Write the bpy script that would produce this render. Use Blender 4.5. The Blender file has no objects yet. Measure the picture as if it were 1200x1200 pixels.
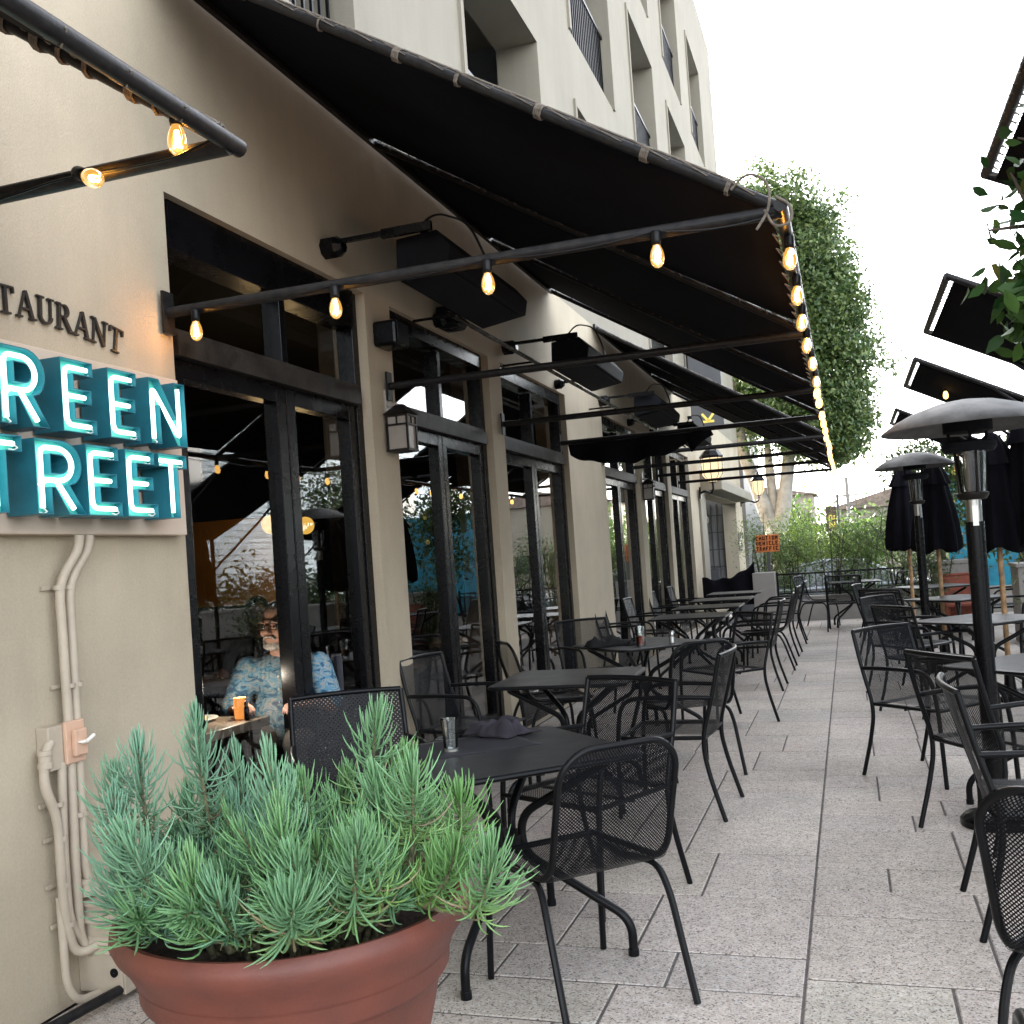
import bpy, bmesh, math, random
import numpy as np
from mathutils import Vector, Matrix, noise
R = math.radians
random.seed(7); RNG = np.random.default_rng(7)
SC = bpy.context.scene
COL = SC.collection

# ------------------------------------------------------------------ camera
cam_d = bpy.data.cameras.new("camera"); cam = bpy.data.objects.new("camera", cam_d); COL.objects.link(cam)
cam_d.sensor_width = 36.0; cam_d.lens = 35.91
cam_d.shift_x = 0.0079; cam_d.shift_y = 0.0316
cam_d.clip_start = 0.05; cam_d.clip_end = 2000
r_ = Vector((0.94532315, 0.3187256, -0.06912408)); u_ = Vector((0.07113366, 0.00534529, 0.99745247)); f_ = Vector((-0.31828312, 0.94783196, 0.01761909))
cm = Matrix((r_, u_, -f_)).transposed().to_4x4(); cm.translation = (0, 0, 1.45)
cam.matrix_world = cm
SC.camera = cam

# ------------------------------------------------------------------ sky, sun, exposure
SUN_EL, SUN_AZ = R(28), R(-38)          # azimuth measured from +Y towards +X
w = bpy.data.worlds.new("World"); SC.world = w; w.use_nodes = True
nt = w.node_tree; nt.nodes.clear()
sky = nt.nodes.new("ShaderNodeTexSky"); sky.sky_type = 'NISHITA'; sky.sun_disc = False
sky.sun_elevation = SUN_EL; sky.sun_rotation = SUN_AZ
sky.air_density = 1.0; sky.dust_density = 3.0; sky.ozone_density = 1.0
hs = nt.nodes.new("ShaderNodeHueSaturation"); hs.inputs['Saturation'].default_value = 0.28
bg = nt.nodes.new("ShaderNodeBackground"); bg.inputs[1].default_value = 0.15
wo = nt.nodes.new("ShaderNodeOutputWorld")
nt.links.new(sky.outputs[0], hs.inputs['Color']); nt.links.new(hs.outputs[0], bg.inputs[0]); nt.links.new(bg.outputs[0], wo.inputs[0])
sl = bpy.data.lights.new("sun", 'SUN'); sl.energy = 1.1; sl.angle = R(16); sl.color = (1.0, 0.9, 0.76)
so = bpy.data.objects.new("sun", sl); COL.objects.link(so)
sd = Vector((math.sin(SUN_AZ) * math.cos(SUN_EL), math.cos(SUN_AZ) * math.cos(SUN_EL), math.sin(SUN_EL)))
so.rotation_euler = sd.to_track_quat('Z', 'Y').to_euler()
SC.view_settings.view_transform = 'Standard'; SC.view_settings.look = 'None'
SC.view_settings.exposure = 3.18; SC.view_settings.gamma = 1.0
SC.render.engine = 'CYCLES'
SC.cycles.max_bounces = 7; SC.cycles.diffuse_bounces = 3; SC.cycles.glossy_bounces = 4
SC.cycles.transmission_bounces = 4; SC.cycles.transparent_max_bounces = 14
SC.cycles.sample_clamp_indirect = 6.0; SC.cycles.caustics_reflective = False; SC.cycles.caustics_refractive = False
SC.cycles.use_denoising = True

# ------------------------------------------------------------------ materials
def nm(name):
    m = bpy.data.materials.new(name); m.use_nodes = True; m.node_tree.nodes.clear()
    return m, m.node_tree.nodes, m.node_tree.links
def rgba(c): return (c[0], c[1], c[2], 1.0)
def mat(name, col, rough=0.6, metal=0.0, var=0.12, vscale=3.0, bump=0.0, bscale=60.0, attr=None, spec=0.5,
        emit=None, estr=0.0, col2=None, trans=0.0, rvar=0.0, vdetail=6.0, streak=0.0):
    m, N, L = nm(name)
    o = N.new('ShaderNodeOutputMaterial'); p = N.new('ShaderNodeBsdfPrincipled'); L.new(p.outputs[0], o.inputs[0])
    p.inputs['Roughness'].default_value = rough; p.inputs['Metallic'].default_value = metal
    p.inputs['Specular IOR Level'].default_value = spec
    p.inputs['Base Color'].default_value = rgba(col)
    tc = N.new('ShaderNodeTexCoord')
    src = None
    if var > 0 or col2 is not None:
        n = N.new('ShaderNodeTexNoise'); n.inputs['Scale'].default_value = vscale; n.inputs['Detail'].default_value = vdetail
        n.inputs['Roughness'].default_value = 0.6
        L.new(tc.outputs['Object'], n.inputs['Vector'])
        mx = N.new('ShaderNodeMixRGB'); c2 = col2 if col2 is not None else [c * (1 - 2.2 * var) for c in col]
        mx.inputs[1].default_value = rgba([min(1, c * (1 + var)) for c in col]); mx.inputs[2].default_value = rgba([max(0, c) for c in c2])
        rp = N.new('ShaderNodeMapRange'); rp.inputs[1].default_value = 0.35; rp.inputs[2].default_value = 0.68
        L.new(n.outputs['Fac'], rp.inputs[0]); L.new(rp.outputs[0], mx.inputs[0])
        src = mx.outputs[0]
        if rvar > 0:
            rr = N.new('ShaderNodeMapRange'); rr.inputs[3].default_value = rough - rvar; rr.inputs[4].default_value = rough + rvar
            L.new(n.outputs['Fac'], rr.inputs[0]); L.new(rr.outputs[0], p.inputs['Roughness'])
    if streak > 0:      # faint run-off streaks and hand-sized patches that belong to the surface
        mp = N.new('ShaderNodeMapping'); mp.inputs['Scale'].default_value = (2.6, 2.6, .3); L.new(tc.outputs['Object'], mp.inputs[0])
        k = N.new('ShaderNodeTexNoise'); k.inputs['Scale'].default_value = 1.6; k.inputs['Detail'].default_value = 7; k.inputs['Roughness'].default_value = 0.7; L.new(mp.outputs[0], k.inputs['Vector'])
        kr = N.new('ShaderNodeMapRange'); kr.inputs[1].default_value = 0.45; kr.inputs[2].default_value = 0.75; kr.inputs[3].default_value = 1.0; kr.inputs[4].default_value = 1.0 - streak; L.new(k.outputs['Fac'], kr.inputs[0])
        k2 = N.new('ShaderNodeTexNoise'); k2.inputs['Scale'].default_value = 90; k2.inputs['Detail'].default_value = 3; L.new(tc.outputs['Object'], k2.inputs['Vector'])
        kr2 = N.new('ShaderNodeMapRange'); kr2.inputs[1].default_value = 0.3; kr2.inputs[2].default_value = 0.7; kr2.inputs[3].default_value = 0.95; kr2.inputs[4].default_value = 1.04; L.new(k2.outputs['Fac'], kr2.inputs[0])
        mm = N.new('ShaderNodeMath'); mm.operation = 'MULTIPLY'; L.new(kr.outputs[0], mm.inputs[0]); L.new(kr2.outputs[0], mm.inputs[1])
        mz = N.new('ShaderNodeMixRGB'); mz.blend_type = 'MULTIPLY'; mz.inputs[0].default_value = 1; L.new(src, mz.inputs[1]); L.new(mm.outputs[0], mz.inputs[2]); src = mz.outputs[0]
    if attr:
        a = N.new('ShaderNodeAttribute'); a.attribute_name = attr
        if src is None: src = a.outputs['Color']
        else:
            m2 = N.new('ShaderNodeMixRGB'); m2.blend_type = 'MULTIPLY'; m2.inputs[0].default_value = 1
            L.new(src, m2.inputs[1]); L.new(a.outputs['Color'], m2.inputs[2]); src = m2.outputs[0]
    if src is not None: L.new(src, p.inputs['Base Color'])
    if bump > 0:
        b = N.new('ShaderNodeBump'); b.inputs['Strength'].default_value = bump; b.inputs['Distance'].default_value = 0.01
        n2 = N.new('ShaderNodeTexNoise'); n2.inputs['Scale'].default_value = bscale; n2.inputs['Detail'].default_value = 4
        L.new(tc.outputs['Object'], n2.inputs['Vector']); L.new(n2.outputs['Fac'], b.inputs['Height']); L.new(b.outputs[0], p.inputs['Normal'])
    if emit is not None:
        p.inputs['Emission Color'].default_value = rgba(emit); p.inputs['Emission Strength'].default_value = estr
    if trans > 0:
        t = N.new('ShaderNodeBsdfTranslucent'); ms = N.new('ShaderNodeMixShader'); ms.inputs[0].default_value = trans
        if src is not None: L.new(src, t.inputs['Color'])
        else: t.inputs['Color'].default_value = rgba(col)
        L.new(p.outputs[0], ms.inputs[1]); L.new(t.outputs[0], ms.inputs[2]); L.new(ms.outputs[0], o.inputs[0])
    return m

def glass_mat(name, tint=(0.9, 0.95, 0.95), gain=1.0, base=0.0, rough=0.0, wav=0.0):
    """thin pane: see-through with Fresnel reflection on both faces"""
    m, N, L = nm(name)
    o = N.new('ShaderNodeOutputMaterial'); t = N.new('ShaderNodeBsdfTransparent'); g = N.new('ShaderNodeBsdfGlossy')
    t.inputs[0].default_value = rgba(tint); g.inputs['Roughness'].default_value = rough; g.inputs['Color'].default_value = (1, 1, 1, 1)
    fr = N.new('ShaderNodeFresnel'); fr.inputs['IOR'].default_value = 1.5
    ma = N.new('ShaderNodeMath'); ma.operation = 'MULTIPLY_ADD'; ma.inputs[1].default_value = 1.7 * gain; ma.inputs[2].default_value = base; ma.use_clamp = True
    ms = N.new('ShaderNodeMixShader')
    L.new(fr.outputs[0], ma.inputs[0]); L.new(ma.outputs[0], ms.inputs[0]); L.new(t.outputs[0], ms.inputs[1]); L.new(g.outputs[0], ms.inputs[2]); L.new(ms.outputs[0], o.inputs[0])
    if wav > 0:
        tc = N.new('ShaderNodeTexCoord'); n = N.new('ShaderNodeTexNoise'); n.inputs['Scale'].default_value = 1.6
        b = N.new('ShaderNodeBump'); b.inputs['Strength'].default_value = wav; b.inputs['Distance'].default_value = 0.02
        L.new(tc.outputs['Object'], n.inputs['Vector']); L.new(n.outputs['Fac'], b.inputs['Height']); L.new(b.outputs[0], g.inputs['Normal'])
    return m

def bulb_glass():
    m = glass_mat("amber_bulb_glass", (1.0, 0.70, 0.25), 1.0, 0.04); N, L = m.node_tree.nodes, m.node_tree.links
    o = [n for n in N if n.type == 'OUTPUT_MATERIAL'][0]; ms = o.inputs[0].links[0].from_node
    e = N.new('ShaderNodeEmission'); e.inputs[0].default_value = (1.0, 0.50, 0.10, 1); e.inputs[1].default_value = 0.10
    lw = N.new('ShaderNodeAddShader'); L.new(ms.outputs[0], lw.inputs[0]); L.new(e.outputs[0], lw.inputs[1]); L.new(lw.outputs[0], o.inputs[0]); return m
def mesh_sheet_mat(name, pitch=0.0082, hole=0.33, col=(0.004, 0.0045, 0.006), rough=0.42):
    """expanded metal: real holes through the sheet in a staggered grid"""
    m, N, L = nm(name)
    o = N.new('ShaderNodeOutputMaterial'); p = N.new('ShaderNodeBsdfPrincipled'); t = N.new('ShaderNodeBsdfTransparent')
    p.inputs['Base Color'].default_value = rgba(col); p.inputs['Roughness'].default_value = rough; p.inputs['Specular IOR Level'].default_value = 0.12
    uv = N.new('ShaderNodeUVMap'); uv.uv_map = 'UVMap'
    mp = N.new('ShaderNodeMapping'); mp.inputs['Rotation'].default_value = (0, 0, R(45)); s = 1 / pitch; mp.inputs['Scale'].default_value = (s, s, s)
    v = N.new('ShaderNodeTexVoronoi'); v.voronoi_dimensions = '2D'; v.inputs['Scale'].default_value = 1.0; v.inputs['Randomness'].default_value = 0.0
    lt = N.new('ShaderNodeMath'); lt.operation = 'LESS_THAN'; lt.inputs[1].default_value = hole
    ms = N.new('ShaderNodeMixShader')
    L.new(uv.outputs[0], mp.inputs[0]); L.new(mp.outputs[0], v.inputs['Vector']); L.new(v.outputs['Distance'], lt.inputs[0])
    L.new(lt.outputs[0], ms.inputs[0]); L.new(p.outputs[0], ms.inputs[1]); L.new(t.outputs[0], ms.inputs[2]); L.new(ms.outputs[0], o.inputs[0])
    return m

def table_mat(name):
    m, N, L = nm(name)
    o = N.new('ShaderNodeOutputMaterial'); p = N.new('ShaderNodeBsdfPrincipled'); L.new(p.outputs[0], o.inputs[0])
    tc = N.new('ShaderNodeTexCoord'); mp = N.new('ShaderNodeMapping'); mp.inputs['Rotation'].default_value = (0, 0, R(45)); mp.inputs['Scale'].default_value = (150, 150, 150)
    v = N.new('ShaderNodeTexVoronoi'); v.voronoi_dimensions = '2D'; v.inputs['Scale'].default_value = 1.0; v.inputs['Randomness'].default_value = 0.0
    L.new(tc.outputs['Object'], mp.inputs[0]); L.new(mp.outputs[0], v.inputs['Vector'])
    rp = N.new('ShaderNodeMapRange'); rp.inputs[1].default_value = 0.2; rp.inputs[2].default_value = 0.4
    L.new(v.outputs['Distance'], rp.inputs[0])
    b = N.new('ShaderNodeBump'); b.inputs['Strength'].default_value = 0.5; b.inputs['Distance'].default_value = 0.002
    L.new(rp.outputs[0], b.inputs['Height']); L.new(b.outputs[0], p.inputs['Normal'])
    mx = N.new('ShaderNodeMixRGB'); mx.inputs[1].default_value = (0.004, 0.0045, 0.0055, 1); mx.inputs[2].default_value = (0.016, 0.018, 0.022, 1)
    n = N.new('ShaderNodeTexNoise'); n.inputs['Scale'].default_value = 4; n.inputs['Detail'].default_value = 5; L.new(tc.outputs['Object'], n.inputs['Vector'])
    mm = N.new('ShaderNodeMath'); mm.operation = 'MULTIPLY'; L.new(rp.outputs[0], mm.inputs[0]); L.new(n.outputs['Fac'], mm.inputs[1])
    ad = N.new('ShaderNodeMath'); ad.operation = 'ADD'; ad.inputs[1].default_value = 0.15; ad.use_clamp = True; L.new(mm.outputs[0], ad.inputs[0])
    L.new(ad.outputs[0], mx.inputs[0]); L.new(mx.outputs[0], p.inputs['Base Color'])
    rr = N.new('ShaderNodeMapRange'); rr.inputs[3].default_value = 0.28; rr.inputs[4].default_value = 0.5; L.new(n.outputs['Fac'], rr.inputs[0]); L.new(rr.outputs[0], p.inputs['Roughness'])
    return m

def paver_mat():
    m, N, L = nm("granite_paver")
    o = N.new('ShaderNodeOutputMaterial'); p = N.new('ShaderNodeBsdfPrincipled'); L.new(p.outputs[0], o.inputs[0])
    p.inputs['Roughness'].default_value = 0.72
    tc = N.new('ShaderNodeTexCoord'); a = N.new('ShaderNodeAttribute'); a.attribute_name = 'tone'
    v = N.new('ShaderNodeTexVoronoi'); v.inputs['Scale'].default_value = 170; L.new(tc.outputs['Object'], v.inputs['Vector'])
    sep = N.new('ShaderNodeSeparateColor'); L.new(v.outputs['Color'], sep.inputs[0])
    cr = N.new('ShaderNodeValToRGB'); e = cr.color_ramp.elements; cr.color_ramp.interpolation = 'LINEAR'
    e[0].position = 0.0; e[0].color = (0.10, 0.095, 0.09, 1); e[1].position = 1.0; e[1].color = (0.66, 0.64, 0.62, 1)
    for pos, c in ((0.07, (0.20, 0.185, 0.18)), (0.17, (0.37, 0.35, 0.33)), (0.7, (0.49, 0.465, 0.44))):
        k = cr.color_ramp.elements.new(pos); k.color = rgba([c[0] * 1.20, c[1] * 1.12, c[2] * 1.04])
    L.new(sep.outputs[0], cr.inputs[0])
    n = N.new('ShaderNodeTexNoise'); n.inputs['Scale'].default_value = 1.3; n.inputs['Detail'].default_value = 7; n.inputs['Roughness'].default_value = 0.65; L.new(tc.outputs['Object'], n.inputs['Vector'])
    mr = N.new('ShaderNodeMapRange'); mr.inputs[1].default_value = 0.3; mr.inputs[2].default_value = 0.7; mr.inputs[3].default_value = 0.72; mr.inputs[4].default_value = 1.08; L.new(n.outputs['Fac'], mr.inputs[0])
    n3 = N.new('ShaderNodeTexNoise'); n3.inputs['Scale'].default_value = 22; n3.inputs['Detail'].default_value = 5; L.new(tc.outputs['Object'], n3.inputs['Vector'])
    mr3 = N.new('ShaderNodeMapRange'); mr3.inputs[1].default_value = 0.3; mr3.inputs[2].default_value = 0.7; mr3.inputs[3].default_value = 0.86; mr3.inputs[4].default_value = 1.08; L.new(n3.outputs['Fac'], mr3.inputs[0])
    m1 = N.new('ShaderNodeMixRGB'); m1.blend_type = 'MULTIPLY'; m1.inputs[0].default_value = 1; L.new(cr.outputs[0], m1.inputs[1]); L.new(a.outputs['Color'], m1.inputs[2])
    m2 = N.new('ShaderNodeMixRGB'); m2.blend_type = 'MULTIPLY'; m2.inputs[0].default_value = 1; L.new(m1.outputs[0], m2.inputs[1]); L.new(mr.outputs[0], m2.inputs[2])
    m3 = N.new('ShaderNodeMixRGB'); m3.blend_type = 'MULTIPLY'; m3.inputs[0].default_value = 1; L.new(m2.outputs[0], m3.inputs[1]); L.new(mr3.outputs[0], m3.inputs[2])
    # soft rust / drink stains with their own shape
    n4 = N.new('ShaderNodeTexNoise'); n4.inputs['Scale'].default_value = 0.9; n4.inputs['Detail'].default_value = 3; L.new(tc.outputs['Object'], n4.inputs['Vector'])
    mr4 = N.new('ShaderNodeMapRange'); mr4.inputs[1].default_value = 0.62; mr4.inputs[2].default_value = 0.75; mr4.inputs[4].default_value = 0.35; L.new(n4.outputs['Fac'], mr4.inputs[0])
    m4 = N.new('ShaderNodeMixRGB'); m4.blend_type = 'MULTIPLY'; m4.inputs[2].default_value = (1.0, 0.82, 0.78, 1); L.new(mr4.outputs[0], m4.inputs[0]); L.new(m3.outputs[0], m4.inputs[1])
    L.new(m4.outputs[0], p.inputs['Base Color'])
    b = N.new('ShaderNodeBump'); b.inputs['Strength'].default_value = 0.25; b.inputs['Distance'].default_value = 0.002; L.new(v.outputs['Distance'], b.inputs['Height']); L.new(b.outputs[0], p.inputs['Normal'])
    return m

def emis(name, col, s):
    m, N, L = nm(name); o = N.new('ShaderNodeOutputMaterial'); e = N.new('ShaderNodeEmission'); e.inputs[0].default_value = rgba(col); e.inputs[1].default_value = s
    L.new(e.outputs[0], o.inputs[0]); return m

def siding_mat():
    m, N, L = nm("white_siding")
    o = N.new('ShaderNodeOutputMaterial'); p = N.new('ShaderNodeBsdfPrincipled'); L.new(p.outputs[0], o.inputs[0])
    p.inputs['Base Color'].default_value = (0.40, 0.50, 0.58, 1); p.inputs['Roughness'].default_value = 0.6
    return m

def shirt_mat():
    m, N, L = nm("floral_shirt")
    o = N.new('ShaderNodeOutputMaterial'); p = N.new('ShaderNodeBsdfPrincipled'); L.new(p.outputs[0], o.inputs[0]); p.inputs['Roughness'].default_value = 0.85
    tc = N.new('ShaderNodeTexCoord'); mp = N.new('ShaderNodeMapping'); mp.inputs['Scale'].default_value = (14, 14, 26); L.new(tc.outputs['Object'], mp.inputs[0])
    n = N.new('ShaderNodeTexNoise'); n.inputs['Scale'].default_value = 1; n.inputs['Detail'].default_value = 6; n.inputs['Distortion'].default_value = 1.5; L.new(mp.outputs[0], n.inputs['Vector'])
    cr = N.new('ShaderNodeValToRGB'); cr.color_ramp.interpolation = 'CONSTANT'
    e = cr.color_ramp.elements; e[0].color = (0.03, 0.09, 0.16, 1); e[1].position = 0.44; e[1].color = (0.10, 0.25, 0.36, 1)
    for pos, c in ((0.53, (0.30, 0.32, 0.31)), (0.59, (0.12, 0.24, 0.32)), (0.68, (0.36, 0.35, 0.32))):
        k = cr.color_ramp.elements.new(pos); k.color = rgba(c)
    L.new(n.outputs['Fac'], cr.inputs[0]); L.new(cr.outputs[0], p.inputs['Base Color'])
    return m

M = dict(
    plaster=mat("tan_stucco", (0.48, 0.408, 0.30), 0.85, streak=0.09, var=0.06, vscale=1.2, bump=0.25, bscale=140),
    plaster_up=mat("dimmed_stucco", (0.275, 0.245, 0.192), 0.85, streak=0.10, var=0.05, vscale=0.8, bump=0.2, bscale=120),  # stucco darkened in colour to offset the stronger sky light it gets
    stain=mat("trim_stucco", (0.44, 0.38, 0.29), 0.8, var=0.1, vscale=6, bump=0.3, bscale=90),
    black=mat("black_powder_coat", (0.0055, 0.006, 0.007), 0.34, var=0.15, vscale=9, rvar=0.08, bump=0.05, bscale=300, spec=0.18),
    frame=mat("black_window_paint", (0.005, 0.005, 0.006), 0.26, var=0.2, vscale=7, rvar=0.12, spec=0.18),
    transom=mat("weathered_transom_wood", (0.03, 0.026, 0.022), 0.5, var=0.3, vscale=10, bump=0.2, bscale=40, spec=0.18),
    worn=mat("worn_black_pipe", (0.007, 0.007, 0.008), 0.42, var=0.3, vscale=30, col2=(0.022, 0.02, 0.019), rvar=0.15, bump=0.1, bscale=80, spec=0.18),
    rope=mat("frayed_rope", (0.15, 0.125, 0.10), 0.9, var=0.2, vscale=40),
    wrap=mat("sun_bleached_tape", (0.16, 0.145, 0.13), 0.7, var=0.4, vscale=60, bump=0.5, bscale=90),
    canvas=mat("black_canvas", (0.0062, 0.0070, 0.0105), 0.9, var=0.25, vscale=1.2, bump=0.35, bscale=400, trans=0.0, spec=0.06),
    canvas2=mat("black_umbrella_cloth", (0.004, 0.004, 0.007), 0.85, var=0.2, vscale=4, bump=0.3, bscale=200, spec=0.12),
    glass=glass_mat("window_glass", (0.84, 0.87, 0.87), 1.0, 0.0, 0.0, 0.02),
    clear=glass_mat("drinking_glass", (0.93, 0.95, 0.95), 1.0, 0.03),
    heatglass=glass_mat("heater_glass", (0.75, 0.75, 0.74), 1.2, 0.05),
    mesh=mesh_sheet_mat("perforated_steel"),
    meshfar=mesh_sheet_mat("fine_perforated_steel", 0.006, 0.30),
    weave=mesh_sheet_mat("black_wicker", 0.014, 0.2, (0.008, 0.008, 0.009), 0.35),
    table=table_mat("punched_table_steel"),
    paver=paver_mat(),
    mortar=mat("dark_mortar", (0.12, 0.105, 0.10), 0.95, var=0.2, vscale=20),
    ground=mat("asphalt", (0.06, 0.06, 0.062), 0.9, var=0.15, vscale=0.5),
    terracotta=mat("terracotta_plastic", (0.145, 0.040, 0.025), 0.55, col2=(0.105, 0.034, 0.024), var=0.12, vscale=5, bump=0.12, bscale=120, rvar=0.08),
    soil=mat("potting_soil", (0.035, 0.025, 0.018), 0.95, bump=1.0, bscale=60),
    succ=mat("succulent_leaf", (1, 1, 1), 0.42, var=0.0, attr='tint', trans=0.12),
    succstem=mat("succulent_stem", (0.16, 0.15, 0.08), 0.8, var=0.35, vscale=50, bump=0.6, bscale=90),
    leaf=mat("ficus_leaf", (1, 1, 1), 0.4, var=0.0, attr='tint', trans=0.3),
    citrus=mat("citrus_leaf", (1, 1, 1), 0.5, var=0.0, attr='tint', trans=0.12, spec=0.25),
    bark=mat("pale_bark", (0.36, 0.33, 0.29), 0.9, var=0.2, vscale=3, bump=0.6, bscale=12),
    barkdk=mat("dark_bark", (0.08, 0.06, 0.045), 0.9, var=0.2, vscale=8, bump=0.6, bscale=30),
    beige=mat("beige_paint", (0.47, 0.40, 0.31), 0.5, var=0.06, vscale=8, bump=0.08, bscale=200),
    pinkplastic=mat("peach_plastic", (0.62, 0.40, 0.28), 0.45, var=0.06, vscale=12),
    whitepl=mat("white_plastic", (0.75, 0.72, 0.66), 0.35, var=0.05),
    board=mat("sign_board_paint", (0.60, 0.49, 0.39), 0.55, var=0.04, vscale=3),
    case=mat("teal_letter_side", (0.018, 0.17, 0.23), 0.45, var=0.12, vscale=7),
    face=mat("teal_letter_face", (0.09, 0.52, 0.45), 0.5, var=0.06, vscale=9),
    neon=emis("neon_tube_glow", (0.70, 1.0, 0.90), 0.5),
    letter=mat("dark_bronze_letter", (0.03, 0.028, 0.027), 0.4),
    chrome=mat("dull_steel", (0.45, 0.44, 0.42), 0.3, metal=1.0, var=0.1),
    domegrey=mat("hammered_dome", (0.10, 0.10, 0.098), 0.6, metal=0.1, var=0.2, vscale=8, rvar=0.1),
    domeblue=mat("heater_head", (0.005, 0.006, 0.009), 0.75, var=0.15, spec=0.18),
    wood=mat("umbrella_pole_wood", (0.42, 0.25, 0.12), 0.55, var=0.25, vscale=15),
    amberglass=bulb_glass(),
    filament=emis("bulb_filament", (1.0, 0.58, 0.18), 24.0),
    bulbfar=emis("bulb_glow", (1.0, 0.52, 0.13), 0.75),
    lampwarm=emis("lantern_glow", (1.0, 0.76, 0.45), 0.16),
    lanternoff=mat("opal_lantern_glass", (0.30, 0.27, 0.235), 0.35, var=0.1),
    bronze=mat("lantern_bronze", (0.025, 0.022, 0.02), 0.45, metal=0.5, var=0.2, spec=0.18),
    napkin=mat("charcoal_napkin", (0.022, 0.018, 0.027), 0.9, var=0.2, vscale=9, bump=0.3, bscale=300),
    napkin_b=mat("black_napkin", (0.005, 0.005, 0.006), 0.9),
    mat_b=mat("black_placemat", (0.010, 0.010, 0.015), 0.8, var=0.15, vscale=6, bump=0.2, bscale=400),
    drink=mat("iced_tea", (0.35, 0.05, 0.012), 0.15, emit=(0.4, 0.06, 0.01), estr=0.0),
    siding=siding_mat(),
    extwhite=mat("white_trim", (0.75, 0.76, 0.76), 0.5),
    darkroof=mat("dark_roofing", (0.08, 0.07, 0.07), 0.8),
    redroof=mat("faded_roof_tiles", (0.20, 0.15, 0.12), 0.8, var=0.2, vscale=5),
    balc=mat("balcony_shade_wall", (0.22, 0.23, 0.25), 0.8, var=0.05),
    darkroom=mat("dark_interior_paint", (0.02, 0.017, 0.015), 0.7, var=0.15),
    amber=mat("amber_interior_wall", (0.55, 0.26, 0.055), 0.7, var=0.08, vscale=2),
    woodfloor=mat("dark_wood_floor", (0.05, 0.03, 0.02), 0.4, var=0.2, vscale=6),
    inttable=mat("pale_wood_table", (0.26, 0.20, 0.145), 0.4, var=0.2, vscale=6),
    skin=mat("skin", (0.52, 0.29, 0.21), 0.55, var=0.12, vscale=14, bump=0.15, bscale=90),
    beard=mat("white_beard", (0.55, 0.52, 0.49), 0.9, var=0.25, vscale=60, bump=1.0, bscale=160),
    shirt=shirt_mat(),
    trousers=mat("khaki_trousers", (0.12, 0.10, 0.08), 0.85),
    eye=mat("eye_white", (0.6, 0.57, 0.53), 0.3, var=0),
    iris=mat("dark_iris", (0.03, 0.025, 0.02), 0.2, var=0),
    ebrow=mat("grey_brow", (0.28, 0.24, 0.21), 0.9),
    hairdk=mat("dark_hair", (0.02, 0.014, 0.01), 0.7, bump=0.8, bscale=120),
    darkcloth=mat("dark_shirt", (0.04, 0.04, 0.05), 0.85),
    candle=mat("frosted_amber_holder", (0.8, 0.35, 0.12), 0.35, emit=(1.0, 0.34, 0.07), estr=0.12, var=0),
    flame=emis("candle_flame", (1.0, 0.50, 0.10), 1.2),
    orange=mat("orange_sign_paint", (0.68, 0.20, 0.05), 0.5, var=0.08, vscale=9),
    yellow=mat("yellow_sign_letter", (0.85, 0.68, 0.14), 0.5, emit=(1.0, 0.8, 0.2), estr=0.02),
    dkgrey=mat("dark_grey_panel", (0.085, 0.085, 0.09), 0.5, var=0.06),
    bannerb=mat("brown_banner", (0.10, 0.06, 0.05), 0.8),
    silver=mat("grey_car_paint", (0.30, 0.31, 0.33), 0.25, metal=0.6, var=0.03),
    carglass=mat("car_glass", (0.03, 0.04, 0.045), 0.06, var=0, spec=0.8),
    tyre=mat("tyre_rubber", (0.02, 0.02, 0.02), 0.85),
    lowwall=mat("grey_planter_render", (0.33, 0.31, 0.285), 0.85, var=0.06, vscale=3, bump=0.2, bscale=100),
    blue=mat("turquoise_mural", (0.02, 0.30, 0.42), 0.6, var=0.3, vscale=3, col2=(0.03, 0.18, 0.30)),
    redwood=mat("rust_red_bench", (0.33, 0.085, 0.05), 0.6, var=0.15, vscale=4),
    tilewhite=mat("white_tile_wall", (0.26, 0.255, 0.245), 0.4, var=0.05),
    pole=mat("grey_timber_pole", (0.22, 0.20, 0.18), 0.9),
    concrete=mat("pavement_concrete", (0.33, 0.32, 0.30), 0.9, var=0.1, vscale=2),
)

# ------------------------------------------------------------------ mesh builder
def fillet(pts, r, n=5):
    pts = [Vector(p) for p in pts]; out = [pts[0]]
    for i in range(1, len(pts) - 1):
        a, b, c = pts[i - 1], pts[i], pts[i + 1]
        d1 = (a - b); d2 = (c - b); k = min(r, d1.length * .48, d2.length * .48)
        p1 = b + d1.normalized() * k; p2 = b + d2.normalized() * k
        for j in range(n + 1):
            t = j / n; out.append((1 - t) ** 2 * p1 + 2 * t * (1 - t) * b + t * t * p2)
    out.append(pts[-1]); return out

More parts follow.
